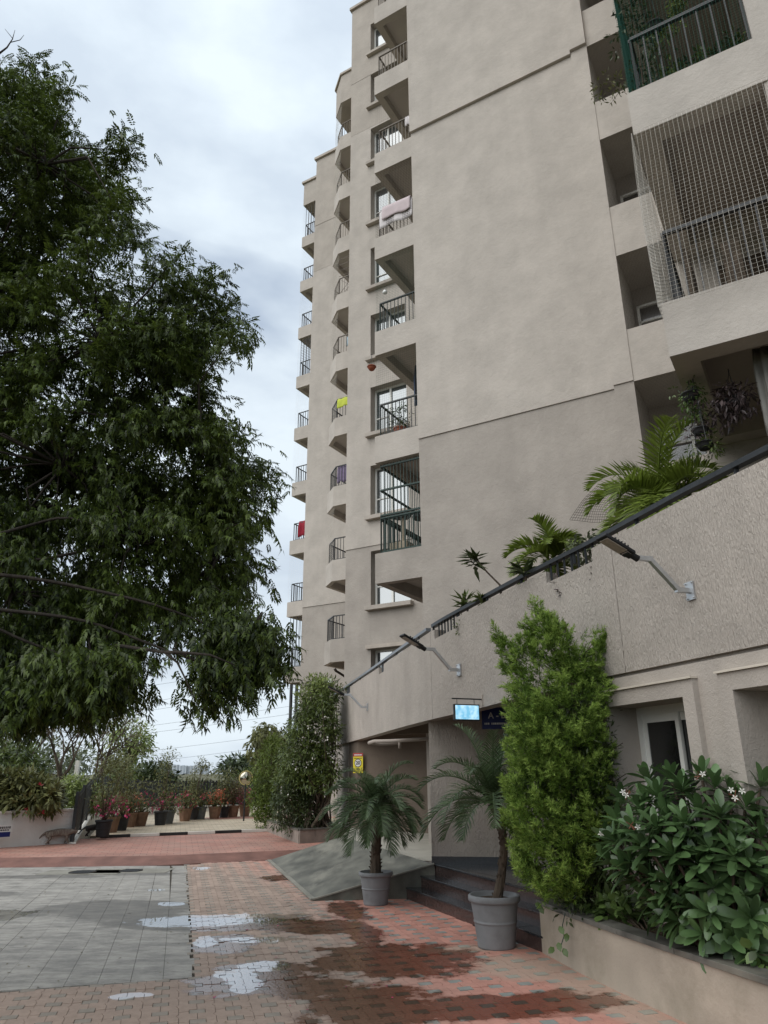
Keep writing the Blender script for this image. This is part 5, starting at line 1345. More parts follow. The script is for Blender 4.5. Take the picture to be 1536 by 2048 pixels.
def shrub(name, label, cat, poly, n, Y0, Y1, rad, per, size, material, group=None, template=LEAF, flowers=None, droop=.2, base=None, trunk=None, flat=1.0):
    c = px_cloud(poly, n, Y0, Y1); b = np.array(base if base is not None else (c[:, 0].mean(), c[:, 1].mean(), 0.0))
    root = empty(name, b); tag(root, label, cat, group)
    foliage('crown' if trunk else 'leaves', c, rad, per, size, material, root, template, b, droop, g=g, flat=flat)
    mb = MB()
    if trunk:
        top = c.mean(0) - b; mb.tube([(0, 0, -.5), (0, 0, top[2] * .5), top], [trunk, trunk * .8, trunk * .5], 8)
        for k in range(36):
            e = c[g.integers(len(c))] - b; s0 = top * g.uniform(.45, 1.0); mb.tube([s0, (s0 + e) / 2 + np.array([0, 0, .06 * np.linalg.norm(e - s0)]), e], [trunk * .35, trunk * .2, trunk * .05], 5, False)
        mb.build('trunk', 'bark', root)
    else:
        for k in range(min(24, n)):
            e = c[g.integers(len(c))] - b; mb.tube([(e[0] * .25, e[1] * .25, -.1), (e[0] * .6, e[1] * .6, e[2] * .55), e], [.016, .012, .004], 4, False)
        mb.build('stems', 'bark', root)
    if flowers:
        fm, fn, fs_ = flowers; q = c[g.integers(len(c), size=fn)] + g.normal(0, rad * .8, (fn, 3)) + np.array([0, -rad * .5, 0]); foliage('flowers', q, rad * .35, 5, fs_, fm, root, LEAF_ROUND, b, g=g)
    return root
shrub('jasmine_shrub', 'glossy dark shrub dotted with small white flowers in the stone planter', 'shrub', [(545,1590),(580,1562),(625,1580),(640,1640),(620,1660),(560,1655),(540,1630)], 60, 19.8, 21.2, .2, 60, .10, G_DARK, flowers=(B_WHITE, 14, .045), base=(-2.2, 20.6, .42))
shrub('conifer_shrub', 'bright green columnar conifer left of the creeper', 'shrub', [(520,1500),(545,1470),(575,1500),(585,1560),(560,1600),(545,1640),(520,1648),(505,1600),(512,1540)], 110, 23.4, 24.6, .22, 80, .10, leaf_mat('conifer_light', (0.10, 0.14, 0.025), .5, .2, .6, 2), base=(-3.3, 24.2, .18), trunk=.06, droop=-.5)
shrub('weeping_tree', 'pale weeping tree rising behind the creeper', 'tree', [(502,1470),(530,1450),(560,1462),(590,1480),(585,1540),(545,1545),(520,1530),(505,1510)], 60, 38, 42, .45, 46, .34, G_OLIVE, trunk=.16, droop=1.2)
shrub('shade_tree', 'dark spreading tree with tiered foliage right of the far towers', 'tree', [(444,1525),(470,1516),(505,1518),(520,1540),(500,1560),(470,1562),(448,1548)], 34, 52, 57, .7, 44, .42, G_DARK, trunk=.16, flat=.5)
# hedge row beyond the fence: one thing each
hedge = [((215,1590),(240,1545),(275,1540),(300,1560),(300,1600)), ((275,1600),(290,1540),(325,1532),(348,1552),(352,1598)), ((355,1605),(362,1580),(395,1576),(420,1580),(425,1605)), ((415,1605),(420,1582),(450,1580),(480,1586),(490,1605)), ((470,1600),(478,1560),(505,1556),(525,1566),(525,1610))]
hl = ['mid green bushy tree behind the fence left of the tall dark potted plants', 'dark green layered tree standing highest behind the black fence', 'low green bush behind the fence under the far white towers', 'low dark bush behind the fence right of the far towers', 'grey green bush behind the fence at the convex mirror']
for k, (poly, lb) in enumerate(zip(hedge, hl)):
    shrub('hedge_tree', lb, 'tree', poly, 70, 39, 44, .5, 50, .36, (G_CREEP, G_DARK, G_DARK, G_DARK, G_CREEP)[k], 'trees beyond the black fence', trunk=.1, flat=.7)
shrub('eucalyptus_tree', 'tall light green tree with an open crown against the sky', 'tree', [(222,1475),(245,1445),(275,1440),(300,1470),(298,1500),(270,1520),(235,1515)], 40, 58, 62, .75, 40, .40, G_LIGHT, trunk=.22, base=(at(258, 1560, 60)[0], 60, -.6))
shrub('eucalyptus_tree', 'slender light green tree beside the bare grey tree', 'tree', [(205,1520),(225,1490),(245,1520),(240,1560),(212,1560)], 30, 54, 58, .7, 40, .38, G_OLIVE, trunk=.18)
# dry tree: mostly bare twigs
def bare_tree(label, px, Y, top, spread, seed):
    gg = np.random.default_rng(seed); b = at(px, 1560, Y); b[2] = -.6; root = empty('bare_tree', b); tag(root, label, 'tree', 'dry trees at the left'); mb = MB(); tips = []
    def grow(p, d, L, r, lv):
        e = p + d * L; mb.tube([p, (p + e) / 2 + gg.normal(0, L * .06, 3), e], [r, r * .8, r * .6], 5 if lv < 2 else 3, False)
        if lv >= 6: tips.append(e); return
        for k in range(3 if lv < 4 else 2):
            nd = unit(d + gg.normal(0, .48, 3) * spread + np.array([0, 0, .12])); grow(e, nd, L * gg.uniform(.62, .85), r * .58, lv + 1)
    grow(np.zeros(3), np.array([0, 0, 1.0]), top * .86, .2, 0); mb.build('trunk', 'bark', root)
    foliage('leaves', np.array(tips), .35, 2, .22, G_DRY, root, LEAF, (0, 0, 0), .4, g=gg)
M['bark'] = M['bark']
bare_tree('bare grey brown tree behind the oleander hedge', 120, 44, 2.4, 1.0, 3)
bare_tree('bare twiggy tree nearest the left edge', 52, 40, 2.2, 1.0, 4)
bare_tree('bare twiggy tree between the hedge and the light green tree', 195, 50, 2.3, 1.0, 6)
shrub('broadleaf_tree', 'bright green leafy bush rising above the oleanders at the left edge', 'tree', [(-60,1520),(0,1490),(50,1500),(85,1530),(80,1570),(20,1590),(-60,1590)], 60, 27, 30, .5, 50, .26, G_CREEP, trunk=.1)
shrub('broadleaf_tree', 'pale green leafy bush behind the start of the sloping fence', 'tree', [(110,1580),(130,1560),(175,1562),(195,1580),(190,1605),(140,1620),(115,1610)], 46, 24.5, 27, .3, 50, .20, G_LIGHT, trunk=.06, flowers=(B_WHITE, 20, .06))
shrub('oleander_shrub', 'dark oleander shrub hanging over the white wall at the left edge', 'shrub', [(-70,1540),(0,1555),(60,1555),(70,1605),(40,1618),(-70,1618)], 90, 18.8, 20.2, .24, 46, .22, G_OLIVE, 'oleanders above the white wall', flowers=(B_RED, 8, .07), base=(-9.6, 19.6, .7))
shrub('oleander_shrub', 'oleander shrub with red blossoms beside the sloping fence', 'shrub', [(60,1565),(100,1570),(112,1590),(112,1612),(95,1616),(60,1612)], 60, 19.0, 20.4, .22, 46, .21, G_OLIVE, 'oleanders above the white wall', flowers=(B_RED, 14, .07), base=(-8.6, 19.9, .7))
shrub('garden_tree', 'hazy grey green tree at the far left behind the bare trees', 'tree', [(-80,1480),(0,1460),(80,1470),(160,1500),(200,1530),(200,1570),(-80,1570)], 70, 62, 70, 1.1, 46, .55, G_FAR, trunk=.25)

# ---- white ramp wall, fences
ww = empty('retaining_wall', (-8.6, 19.2, 0)); tag(ww, 'low white retaining wall at the left with plants above', 'wall')
a, b = np.array([-13.0, 15.2]), np.array([-7.98, 19.95]); t = unit(b - a); nn = np.array([-t[1], t[0]]); wo = np.array([-8.6, 19.2])
MB().prism([tuple(v - wo) for v in (a, b, b + nn * .25, a + nn * .25)], -.4, .88).build('wall', 'white_wall', ww)
MB().prism([tuple(v - wo) for v in (a - nn * .03, b - nn * .03, b + nn * .28, a + nn * .28)], .882, .93).build('coping', 'white_paint', ww)
MB().prism([tuple(v - wo) for v in (a + nn * .26, b + nn * .26, b + nn * 3, a + nn * 3)], -.4, .80).build('soil_bed', 'soil', ww)
c = at(8, 1663, 18.62); s_ = empty('notice_sign', tuple(c)); tag(s_, 'white notice with a blue lower half on the white wall', 'sign')
mw = sign_frame((0, 0, 0), (t[0], t[1], 0)); 
placed(MB().box(-.55, .16, -.135, .135, -.0, .02), mw).build('board', 'sign_white', s_); placed(MB().box(-.53, .14, -.12, -.01, .0205, .0225), mw).build('blue_band', 'sign_blue', s_)
mk = MB(); lr = random.Random(2)
for zz, hh in ((.085, .05), (.03, .035)):
    xx = -.5
    while xx < .1: w_ = lr.uniform(.02, .04); mk.box(xx, xx + w_, zz - hh / 2, zz + hh / 2, .0205, .0215); xx += w_ + .012
tag(placed(mk, mw).build('small_lettering', 'sign_black', s_), kind='stuff')
def fence(label, P, z0s, h, step, curb, group='black iron fences'):
    o = np.array(P[0]); root = empty('iron_fence', (o[0], o[1], 0)); tag(root, label, 'fence', group)
    for (a, b, za, zb_) in zip(P, P[1:], z0s, z0s[1:]):
        a, b = np.array(a, float) - o, np.array(b, float) - o; L = np.linalg.norm(b - a); t = (b - a) / L; nn = np.array([-t[1], t[0]]); n = int(L / step)
        for k in range(n + 1):
            f = (k + .3) / (n + 1); p = a + (b - a) * f; z = za + (zb_ - za) * f
            if k % 14 == 0: MB().bar((*p, z), (*p, z + h + .05), .08).build('post', 'rail_black', root)
            else: MB().bar((*p, z + .05), (*p, z + h), .02, .085, (t[0], t[1], 0)).build('bar', 'rail_black', root)
        mb = MB(); mb.bar((*a, za + .12), (*b, zb_ + .12), .03, .04); mb.bar((*a, za + h - .08), (*b, zb_ + h - .08), .03, .04); mb.build('rails', 'rail_black', root)
        if curb:
            mb = MB(); A, B = a - nn * .1, b - nn * .1; C, D = b + nn * .1, a + nn * .1
            mb.add([(*A, -.3), (*B, -.3), (*C, -.3), (*D, -.3), (*A, za), (*B, zb_), (*C, zb_), (*D, za)], [(0,3,2,1),(4,5,6,7),(0,1,5,4),(1,2,6,5),(2,3,7,6),(3,0,4,7)]); mb.build('curb', 'white_paint', root)
fence('black railing on a white curb sloping up from the white wall', [(-7.87, 19.75), (-9.9, 26.2), (-10.4, 29.0)], [.16, .62, .5], 1.12, .15, True)
fence('black railing on a low white curb behind the potted flowers', [(-10.4, 29.0), (-9.6, 33.6), (-7.2, 35.6), (-3.6, 35.2)], [.5, .42, .40, .40], 1.05, .15, True)
fence('black railing seen between creeper and mirror', [(-3.6, 35.2), (1.0, 34.6)], [.40, .40], 1.05, .15, True)

# ---- potted bougainvilleas on the terrace
M['pot_black'] = mat('pot_black', (0.03, 0.03, 0.032), .55, .2, 8); M['pot_brown'] = mat('pot_brown', (0.22, 0.13, 0.085), .7, .2, 8, spots=.4); M['pot_slate'] = mat('pot_slate', (0.13, 0.14, 0.145), .6, .15, 8)
# px, base, pot kind, size, plant height, bloom, bloom count, tall dry foliage
POTS = [(199,1675,'pot_black',.30,2.3,B_MAG,18,'tall', 'black pot with a tall straggly plant and pink blooms nearest the sloping fence'),
 (217,1666,'pot_brown',.30,1.3,B_MAG,46,'low', 'brown pot of deep pink bougainvillea behind the tall straggly plant'),
 (236,1662,'pot_black',.31,2.2,B_RED,10,'tall', 'black pot with a tall leafy olive plant, third from the left'),
 (254,1655,'pot_brown',.31,1.4,B_ORA,26,'low', 'brown pot with coral blooms, fourth from the left'),
 (276,1653,'pot_brown',.33,1.1,B_MAG,22,'low', 'brown pot with pink blooms and sparse twigs left of the gap'),
 (316,1651,'pot_black',.30,2.7,B_MAG,6,'tall', 'black pot with the tallest leafy plant in the row'),
 (331,1648,'pot_slate',.33,1.0,B_MAG,26,'low', 'grey pot with mauve blooms beside the tallest plant'),
 (366,1643,'pot_brown',.33,1.2,B_RED,22,'low', 'brown pot with crimson blooms right of the grey pot'),
 (382,1640,'pot_black',.30,2.3,B_MAG,6,'tall', 'black pot with a tall yellowish plant mid terrace'),
 (397,1639,'pot_slate',.31,.95,B_ORA,3,'low', 'grey pot with plain green leaves'),
 (426,1638,'pot_brown',.33,1.15,B_ORA,60,'low', 'brown pot covered in orange blooms'),
 (445,1636,'pot_black',.28,1.9,B_ORA,10,'tall', 'black pot with a tall thin plant right of the orange blooms'),
 (463,1635,'pot_brown',.33,1.5,B_ORA,18,'dry', 'brown pot with dry pinkish foliage'),
 (487,1633,'pot_brown',.33,1.2,B_MAG,90,'low', 'rightmost brown pot with a mass of magenta blooms')]
for (px_, py_, pm, pr_, ht, bm, bn, kd, lb) in POTS:
    c = on(px_, py_, .18); c[1] += .2; root = empty('potted_bougainvillea', tuple(c)); tag(root, lb, 'potted plant', 'potted flowering plants on the terrace')
    gg = np.random.default_rng(px_); pr_ *= .74; hh = .42 if pr_ > .21 else .38; bn = int(bn * .65) + 1; ht *= .86
    pot_mesh(pr_, hh, 'round' if pm != 'pot_brown' else 'oct').build('pot', pm, root, smooth=(pm != 'pot_brown'))
    MB().lathe([(0, hh * .93), (pr_ * .92, hh * .915)], 12).build('soil', 'soil', root)
    n = 16; cc = np.stack([gg.normal(0, .2, n), gg.normal(0, .2, n), hh + gg.uniform(.2, .75, n) * min(1.0, ht - hh)], 1)
    mats = G_OLIVE if kd != 'dry' else G_DRY
    if kd in ('tall', 'dry'):
        m2 = 30; cc = np.concatenate([cc[:8], np.stack([gg.normal(0, .22, m2), gg.normal(0, .22, m2), hh + gg.uniform(.3, 1.0, m2) * (ht - hh)], 1)])
    foliage('leaves', cc, .2, 26, .105, mats, root, LEAF, (0, 0, 0), .2, g=gg)
    q = np.stack([gg.normal(0, .24, bn), gg.normal(-.06, .22, bn), hh + gg.uniform(.05, .55, bn)], 1); foliage('flowers', q, .08, 5, .075, bm, root, LEAF_ROUND, (0, 0, 0), g=gg)
    mb = MB()
    for e in cc[:14]: mb.tube([(gg.normal(0, .03), gg.normal(0, .03), hh * .9), (e[0] * .4, e[1] * .4, (hh + e[2]) / 2), e], [.016, .012, .004], 4, False)
    mb.build('stems', 'bark', root)

# ---- convex mirror, concrete pole
c = at(492, 1556, 27.5); root = empty('convex_mirror', (c[0], c[1], .18)); tag(root, 'round convex traffic mirror on a black pole by the fence', 'mirror')
MB().tube([(0, 0, -.1), (0, 0, c[2] - .3)], .03, 8).build('pole', 'rail_black', root)
M['mirror'] = mat('mirror_glass', (0.46, 0.42, 0.33), .06, .02, 3, metal=1.0)
nx = unit(np.array([-c[0], -c[1], 0])); mw = sign_frame((0, 0, c[2] - .18), (-nx[1], nx[0], 0))
placed(MB().lathe([(0, .075), (.06, .072), (.13, .058), (.19, .036), (.225, .01), (.225, 0), (0, -.01)], 28), mw).build('mirror_dome', 'mirror', root, smooth=True)
placed(MB().lathe([(.222, -.015), (.245, -.01), (.25, .012), (.238, .026), (.222, .012)], 28), mw).build('rim', 'yellow_paint', root, smooth=True)
placed(MB().box(-.02, .02, -.2, .02, -.05, -.012), mw).build('bracket', 'rail_black', root)
c = at(152, 1556, 46); root = tag(MB().add([(x * s0 , y * s0, z) for z, s0 in ((-.5, 1.0), (2.55, .85)) for x, y in ((-.13, -.13), (.13, -.13), (.13, .13), (-.13, .13))], [(0,3,2,1),(4,5,6,7),(0,1,5,4),(1,2,6,5),(2,3,7,6),(3,0,4,7)]).build('concrete_post', 'white_paint'), 'pale square concrete post among the bare trees', 'post'); root.location = (c[0], c[1], 0)

# ---- far towers, power lines
M['far_haze_white'] = mat('far_render_hazed', (0.50, 0.535, 0.57), .9, .04, .01); M['far_haze_dark'] = mat('far_window_hazed', (0.33, 0.385, 0.44), .5, .04, .01); M['far_haze_tan'] = mat('far_render_tan_hazed', (0.50, 0.52, 0.53), .9, .04, .01)  # distance haze is mixed into these blue-grey colours
def far_tower(label, x0, x1, ytop, Y, bays, m):
    c0, c1 = at(x0, 1560, Y), at(x1, 1560, Y); top = at((x0 + x1) / 2, ytop, Y)[2]; w = c1[0] - c0[0]; root = empty('far_tower', ((c0[0] + c1[0]) / 2, Y, -.6)); tag(root, label, 'building', 'far white towers'); h = top + .6
    for k in range(bays):
        bw = w / bays; xa = -w / 2 + k * bw; dh = (0, -.05, .02, -.03)[k % 4] * h; dy = (0, 12, 4, 16)[k % 4]
        MB().box(xa, xa + bw * .97, dy, 40 + dy, 0, h + dh).build('wall', m if k % 3 else 'far_haze_white', root)
        MB().box(xa + bw * .3, xa + bw * .6, dy + 4, 20 + dy, h + dh, h + dh + h * .04).build('roof_room', 'far_haze_dark', root)
        fl = 12
        for j in range(fl):
            z = h * (.08 + .9 * j / fl)
            for i_ in (0, 1): MB().box(xa + bw * (.12 + .44 * i_), xa + bw * (.40 + .44 * i_), dy - .6, dy - .1, z, z + h * .035).build('window', 'far_haze_dark', root)
far_tower('broad pale tower group on the skyline above the fence', 357, 413, 1531, 4000, 4, 'far_haze_tan')
far_tower('slim pale tower right of the broad tower group', 424, 435, 1538, 4200, 1, 'far_haze_tan')
far_tower('low pale block just right of the light green tree', 302, 352, 1530, 3600, 3, 'far_haze_white')
M['wire'] = mat('wire', (0.16, 0.17, 0.19), .6)
for k, (y0, y1) in enumerate(((1368,1322),(1402,1350),(1418,1372),(1448,1408),(1462,1424),(1498,1462),(1520,1484),(1412,1368))):
    Y = 140 + 6 * k; a, b = at(-500, y0 + (y0 - y1) * 2.2, Y), at(700, y1 - (y0 - y1) * .35, Y + 10); pts = []
    for i in range(17): f = i / 16; p = a * (1 - f) + b * f; pts.append(p - np.array([0, 0, 1.2 * 4 * f * (1 - f)]))
    o = MB(); mid = pts[8].copy(); o.tube([p - mid for p in pts], .028, 4, False); w_ = o.build('power_line', 'wire'); w_.location = tuple(mid)
    tag(w_, ['topmost', 'second highest', 'fourth highest', 'fifth highest', 'sixth highest', 'second lowest', 'lowest', 'third highest'][k] + ' of the thin overhead power lines crossing the sky', 'power line', 'overhead power lines')
# ================================================================== things on the terrace and balconies
TM = tower.matrix_basis.copy() if False else Matrix.Translation((0.83, 15.37, 0.0)) @ Matrix.Rotation(R(-30.4), 4, 'Z')
def tw(x, y, z): v = TM @ Vector((x, y, z)); return np.array(v)
g = np.random.default_rng(99)
M['cloth_white'] = mat('cloth_white', (0.62, 0.58, 0.58), .9, .06, 6, bump=.2, bscale=30); M['cloth_pink'] = mat('cloth_pale_pink', (0.52, 0.44, 0.45), .9, .06, 6)
M['cloth_yellow'] = mat('cloth_yellow', (0.50, 0.56, 0.08), .9, .1, 6); M['cloth_red'] = mat('cloth_red', (0.26, 0.02, 0.035), .9, .15, 6)
M['cloth_green'] = mat('cloth_green', (0.05, 0.09, 0.065), .9, .15, 6); M['cloth_grey'] = mat('cloth_grey', (0.27, 0.26, 0.24), .9, .12, 6); M['cloth_blue'] = mat('cloth_blue', (0.10, 0.14, 0.24), .9, .15, 6)
M['cloth_purple'] = mat('cloth_purple', (0.20, 0.16, 0.25), .9, .15, 6); M['cloth_dark'] = mat('cloth_dark', (0.03, 0.03, 0.04), .9, .15, 6)
M['cloth_cyan'] = mat('cloth_pale_blue', (0.45, 0.55, 0.60), .9, .08, 6)
M['terracotta'] = mat('terracotta', (0.30, 0.085, 0.045), .7, .15, 8); M['cat_beige'] = mat('plush_beige', (0.42, 0.36, 0.27), .95, .1, 12)
def cloth(name, label, p0, p1, drop_f, drop_b, material, parent_none=None, waves=3, amp=.02, cat='laundry', group='laundry on the balconies', nx=14, out=None):
    """cloth folded over a rail from p0 to p1, hanging in front and behind"""
    p0, p1 = np.array(p0, float), np.array(p1, float); o = (p0 + p1) / 2; t = unit(p1 - p0); nn = np.array(out if out is not None else (t[1], -t[0], 0.0)); nn = unit(nn); V, F = [], []
    prof = [(.035, -drop_b)] + [(.03, -drop_b * (1 - i / 4)) for i in range(1, 4)] + [(.0, .028)] + [(-.035, -drop_f * i / 6) for i in range(1, 7)]
    m = len(prof)
    for i in range(nx + 1):
        f = i / nx; base = p0 + (p1 - p0) * f - o
        for j, (y, z) in enumerate(prof):
            w = math.sin(f * waves * 6.283 + .7) * amp * min(1, abs(z) * 3 + .1) + math.sin(f * waves * 13.1) * amp * .3 * min(1, abs(z) * 3)
            V.append(base - nn * (y * 1.0) + nn * w + np.array([0, 0, z * (1 + .06 * math.sin(f * 9.0 + 1))]))
    for i in range(nx):
        for j in range(m - 1): F.append((i * m + j, (i + 1) * m + j, (i + 1) * m + j + 1, i * m + j + 1))
    mb = MB(); mb.add(V, F); ob = mb.build(name, material, smooth=True); ob.location = tuple(o); tag(ob, label, cat, group)
    s = ob.modifiers.new('solidify', 'SOLIDIFY'); s.thickness = .008
    return ob
outT = np.array(TM.to_3x3() @ Vector((0, -1, 0)))
def on_front(x0, x1, y, z): return tw(x0, y, z), tw(x1, y, z)
cloth('towel', 'large pale towel over a balcony railing high on the tower', *on_front(-1.08, -.06, .10, 16.44), .62, .4, 'cloth_white', waves=2, amp=.012, out=outT)
cloth('towel', 'pale pink inner towel hanging over the large pale towel', *on_front(-.98, -.10, .055, 16.47), .42, .1, 'cloth_pink', waves=2, amp=.01, out=outT)
cloth('towel', 'small white towel on the brown railing near the top', *on_front(-.22, -.03, .10, 19.4), .35, .2, 'cloth_white', out=outT)
cloth('garment', 'bright yellow green cloth on a chamfered balcony', *on_front(-7.85, -6.9, YO + .09, 16.2), .42, .3, 'cloth_yellow', out=outT)
cloth('garment', 'pale blue cloth on the chamfered balcony below the yellow one', *on_front(-7.35, -7.0, YO + .09, 13.22), .55, .3, 'cloth_cyan', out=outT)
cloth('garment', 'mauve cloth beside the pale blue cloth', *on_front(-7.83, -7.4, YO + .16, 13.2), .7, .3, 'cloth_purple', out=outT)
cloth('garment', 'light cloth hanging on a middle chamfered balcony', *on_front(-7.5, -7.25, YO + .16, 19.1), .45, .2, 'cloth_cyan', out=outT)
cloth('garment', 'dark red garment on an outer balcony', *on_front(-13.1, -12.5, YD + .1, 13.15), .75, .3, 'cloth_red', out=outT, waves=2, amp=.04)
cloth('garment', 'dark green garment beside the red one', *on_front(-12.45, -12.0, YD + .1, 13.15), .6, .3, 'cloth_green', out=outT, waves=2, amp=.04)
for k, (x, z, m, lb) in enumerate([(-.30, 11.6, 'cloth_dark', 'dark garment drying inside the balcony above the hanging pot'), (-.16, 11.5, 'cloth_red', 'red garment drying inside the balcony above the hanging pot'), (-.42, 11.55, 'cloth_blue', 'blue garment drying inside the balcony above the hanging pot'), (-.12, 14.6, 'cloth_purple', 'mauve garment drying inside the balcony with the white bulb')]):
    cloth('garment', lb, tw(x - .12, .7 + .1 * k, z), tw(x + .1, .9 + .1 * k, z), .95, .2, m, out=outT, waves=2)
# hanging terracotta pot
def hang_pot(label, c, top, r, material, plant=None, n=0, size=.05, spread=.15, drop=.2, group='hanging pots'):
    c = np.array(c); root = empty('hanging_pot', tuple(c)); tag(root, label, 'hanging pot', group)
    MB().lathe([(0, -r * .85), (r * .55, -r * .8), (r * .85, -.35 * r), (r * .98, 0), (r * 1.06, 0), (r * 1.06, .14 * r), (r * .95, .14 * r), (r * .9, 0), (0, -.02)], 20).build('pot', material, root, smooth=True)
    mb = MB()
    for k in range(3): a = k * 2.094 + .4; mb.tube([(math.cos(a) * r, math.sin(a) * r, .1 * r), (0, 0, top - c[2] - .05)], .0035, 4, False)
    mb.tube([(0, 0, top - c[2] - .06), (0, 0, top - c[2])], .006, 5); mb.build('hanger', 'rail_black', root)
    if plant:
        cc = np.stack([g.normal(0, spread, n), g.normal(0, spread, n), g.uniform(-drop, .12, n)], 1); foliage('leaves', cc, .06, 9, size, plant, root, LEAF, (0, 0, 0), .7, g=g)
    return root
hang_pot('small terracotta pot hanging at a middle balcony corner', tw(-1.24, -.1, 11.42), 11.8, .11, 'terracotta')
# white bulb
b = tw(-.95, .1, 13.75); root = empty('hanging_bulb', tuple(b)); tag(root, 'white bulb hanging on a wire at a balcony corner', 'bulb')
M['bulb'] = mat('bulb_glass', (0.8, 0.8, 0.78), .2); MB().lathe([(0, -.10), (.05, -.085), (.065, -.05), (.045, 0), (.02, .03), (0, .03)], 14).build('globe', 'bulb', root, smooth=True); MB().tube([(0, 0, .03), (0, 0, 1.0)], .004, 4).build('wire', 'rail_black', root)
# potted plant on the balcony
p = tw(-.75, .45, 9.56); root = empty('balcony_plant', tuple(p)); tag(root, 'leafy potted plant behind the black balcony railing', 'potted plant'); pot_mesh(.16, .24).build('pot', 'terracotta', root, smooth=True)
foliage('leaves', np.stack([g.normal(0, .15, 26), g.normal(0, .15, 26), g.uniform(.3, .95, 26)], 1), .08, 10, .085, G_CREEP, root, g=g); mb = MB()
for k in range(9): mb.tube([(0, 0, .2), (g.normal(0, .1), g.normal(0, .1), g.uniform(.5, .9))], [.008, .004], 4, False)
mb.build('stems', 'bark', root)
# cat furniture in the caged balcony
for k, (x, h, lb) in enumerate(((-.78, .75, 'beige cat tree with a box base inside the caged balcony'), (-.22, .62, 'beige scratching post at the right end of the caged balcony'))):
    p = tw(x, .5, 6.30); root = empty('cat_tree', tuple(p), R(-30.4)); tag(root, lb, 'cat tree', 'cat furniture in the caged balcony')
    MB().box(-.24, .24, -.18, .18, 0, .52 if k == 0 else .06).build('base', 'cat_beige', root, bevel=.02)
    MB().tube([(.05, 0, .05), (.05, 0, h + .42)], .055, 12).build('post', 'cat_beige', root, smooth=True)
    MB().lathe([(0, h + .42), (.22, h + .42), (.24, h + .46), (.22, h + .5), (0, h + .5)], 18).build('platform', 'pot_slate', root)
# round lamp and spout on the far wall
c = at(659, 1364, 22.6); root = empty('bulkhead_lamp', tuple(c)); tag(root, 'round white globe lamp above the creeper', 'lamp'); MB().lathe([(0, -.13), (.08, -.10), (.12, -.03), (.12, .04), (.07, .11), (0, .13)], 18).build('globe', 'bulb', root, smooth=True)
MB().tube([(.11, .03, -.05), (.0, .06, -.16), (-.3, .1, -.42)], .018, 6).build('arm', 'coping', root)
c = tw(-6.6, YO + 2.6, 0); c = at(680, 1347, 26.5); root = empty('water_spout', tuple(c)); tag(root, 'short dark drain spout on the tower wall above the lamp', 'spout')
MB().tube([(-.12, -.3, .05), (.08, .05, -.04), (.45, .9, -.22)], .045, 8).build('pipe', 'bark_dark', root); MB().tube([(-.12, -.3, .05), (-.17, -.34, .12)], .05, 8).build('spout_end', 'bark_dark', root)

# ---- terrace plants behind the rail
def areca(label, base, n, L, seed, lo=.15, hi=1.35, azr=(0, 6.283), ll=.30, pot=True, hgt=1.0):
    gg = np.random.default_rng(seed); root = empty('areca_palm', tuple(base)); tag(root, label, 'palm', 'palms on the podium terrace')
    if pot: pot_mesh(.22, .34).build('pot', 'pot_black', root, smooth=True)
    mb = MB()
    for k in range(8): a = gg.uniform(0, 6.28); mb.tube([(0, 0, .2), (math.cos(a) * .05, math.sin(a) * .05, hgt * .6), (math.cos(a) * .08, math.sin(a) * .08, hgt)], [.018, .014, .01], 6)
    mb.build('canes', G_ARECA, root)
    for k in range(n):
        az = azr[0] + (azr[1] - azr[0]) * ((k * .618) % 1.0); el = lo + (hi - lo) * gg.random()
        me = frond_mesh((gg.normal(0, .04), gg.normal(0, .04), hgt + gg.normal(0, .07)), az, el, L * gg.uniform(.75, 1.1), 1.2 + .5 * gg.random(), 34, .026, ll, vshape=.45, g=gg, sag=.5); link('frond', me, G_ARECA, root)
def ter(px, py, Y, dz=0.0): p = at(px, py, Y); return np.array([p[0], p[1], 3.0 + dz])
areca('large yellow green areca palm below the hanging pots', ter(1320, 1000, 8.3), 30, 1.05, 3, lo=.12, hi=1.45, ll=.32, hgt=at(1320, 1010, 8.3)[2] - 3.0)
areca('smaller areca palm behind the notch in the parapet', ter(1098, 1110, 9.5), 14, .72, 5, lo=.2, hi=1.35, ll=.26, hgt=at(1098, 1118, 9.5)[2] - 3.0)
leafy('terrace_shrub', 'pale silvery leaved plant behind the parapet notch', 'plant', ter(1160, 1120, 8.7), px_cloud([(1130,1085),(1200,1060),(1200,1125),(1140,1130)], 16, 8.3, 8.8, g), .09, 24, .055, G_FAR, gg=g)
def rosette_plant(label, pts, seed, leaf=.22, n=34, m=G_DARK):
    gg = np.random.default_rng(seed); b = pts[0]; root = empty('terrace_sapling', tuple(b)); tag(root, label, 'plant', 'young plants on the podium terrace')
    mb = MB(); mb.tube([p - b for p in pts], [.022, .016, .012][:len(pts)] + [.010] * (len(pts) - 3), 6); mb.build('stem', 'bark', root); c = pts[-1] - b
    P = np.tile(c, (n, 1)) + gg.normal(0, .02, (n, 3)) - np.array([0, 0, 1.0]) * gg.uniform(0, .16, n)[:, None]; fw = sph(n, gg) * np.array([1, 1, .5]) + np.array([0, 0, .35])
    LF = (LEAF[0] * np.array([.8, 1, 1]), LEAF[1])
    for i in range(n):
        V, F = instances(*LF, P[i:i + 1], fw[i:i + 1], np.array([[0, 0, 1.0]]), np.array([leaf * gg.uniform(.7, 1.1)])); link('leaf', np_mesh('leaf', V, F), m, root)
rosette_plant('tall leaning frangipani sapling above the rail', [ter(1010, 1185, 9.7), at(1000, 1170, 9.7), at(975, 1145, 9.75), at(948, 1112, 9.8)], 3, .26)
rosette_plant('short leafy plant at the rail left of the leaning sapling', [ter(938, 1215, 10.6), at(935, 1215, 10.6), at(930, 1195, 10.6)], 4, .24, 40, G_CREEP)
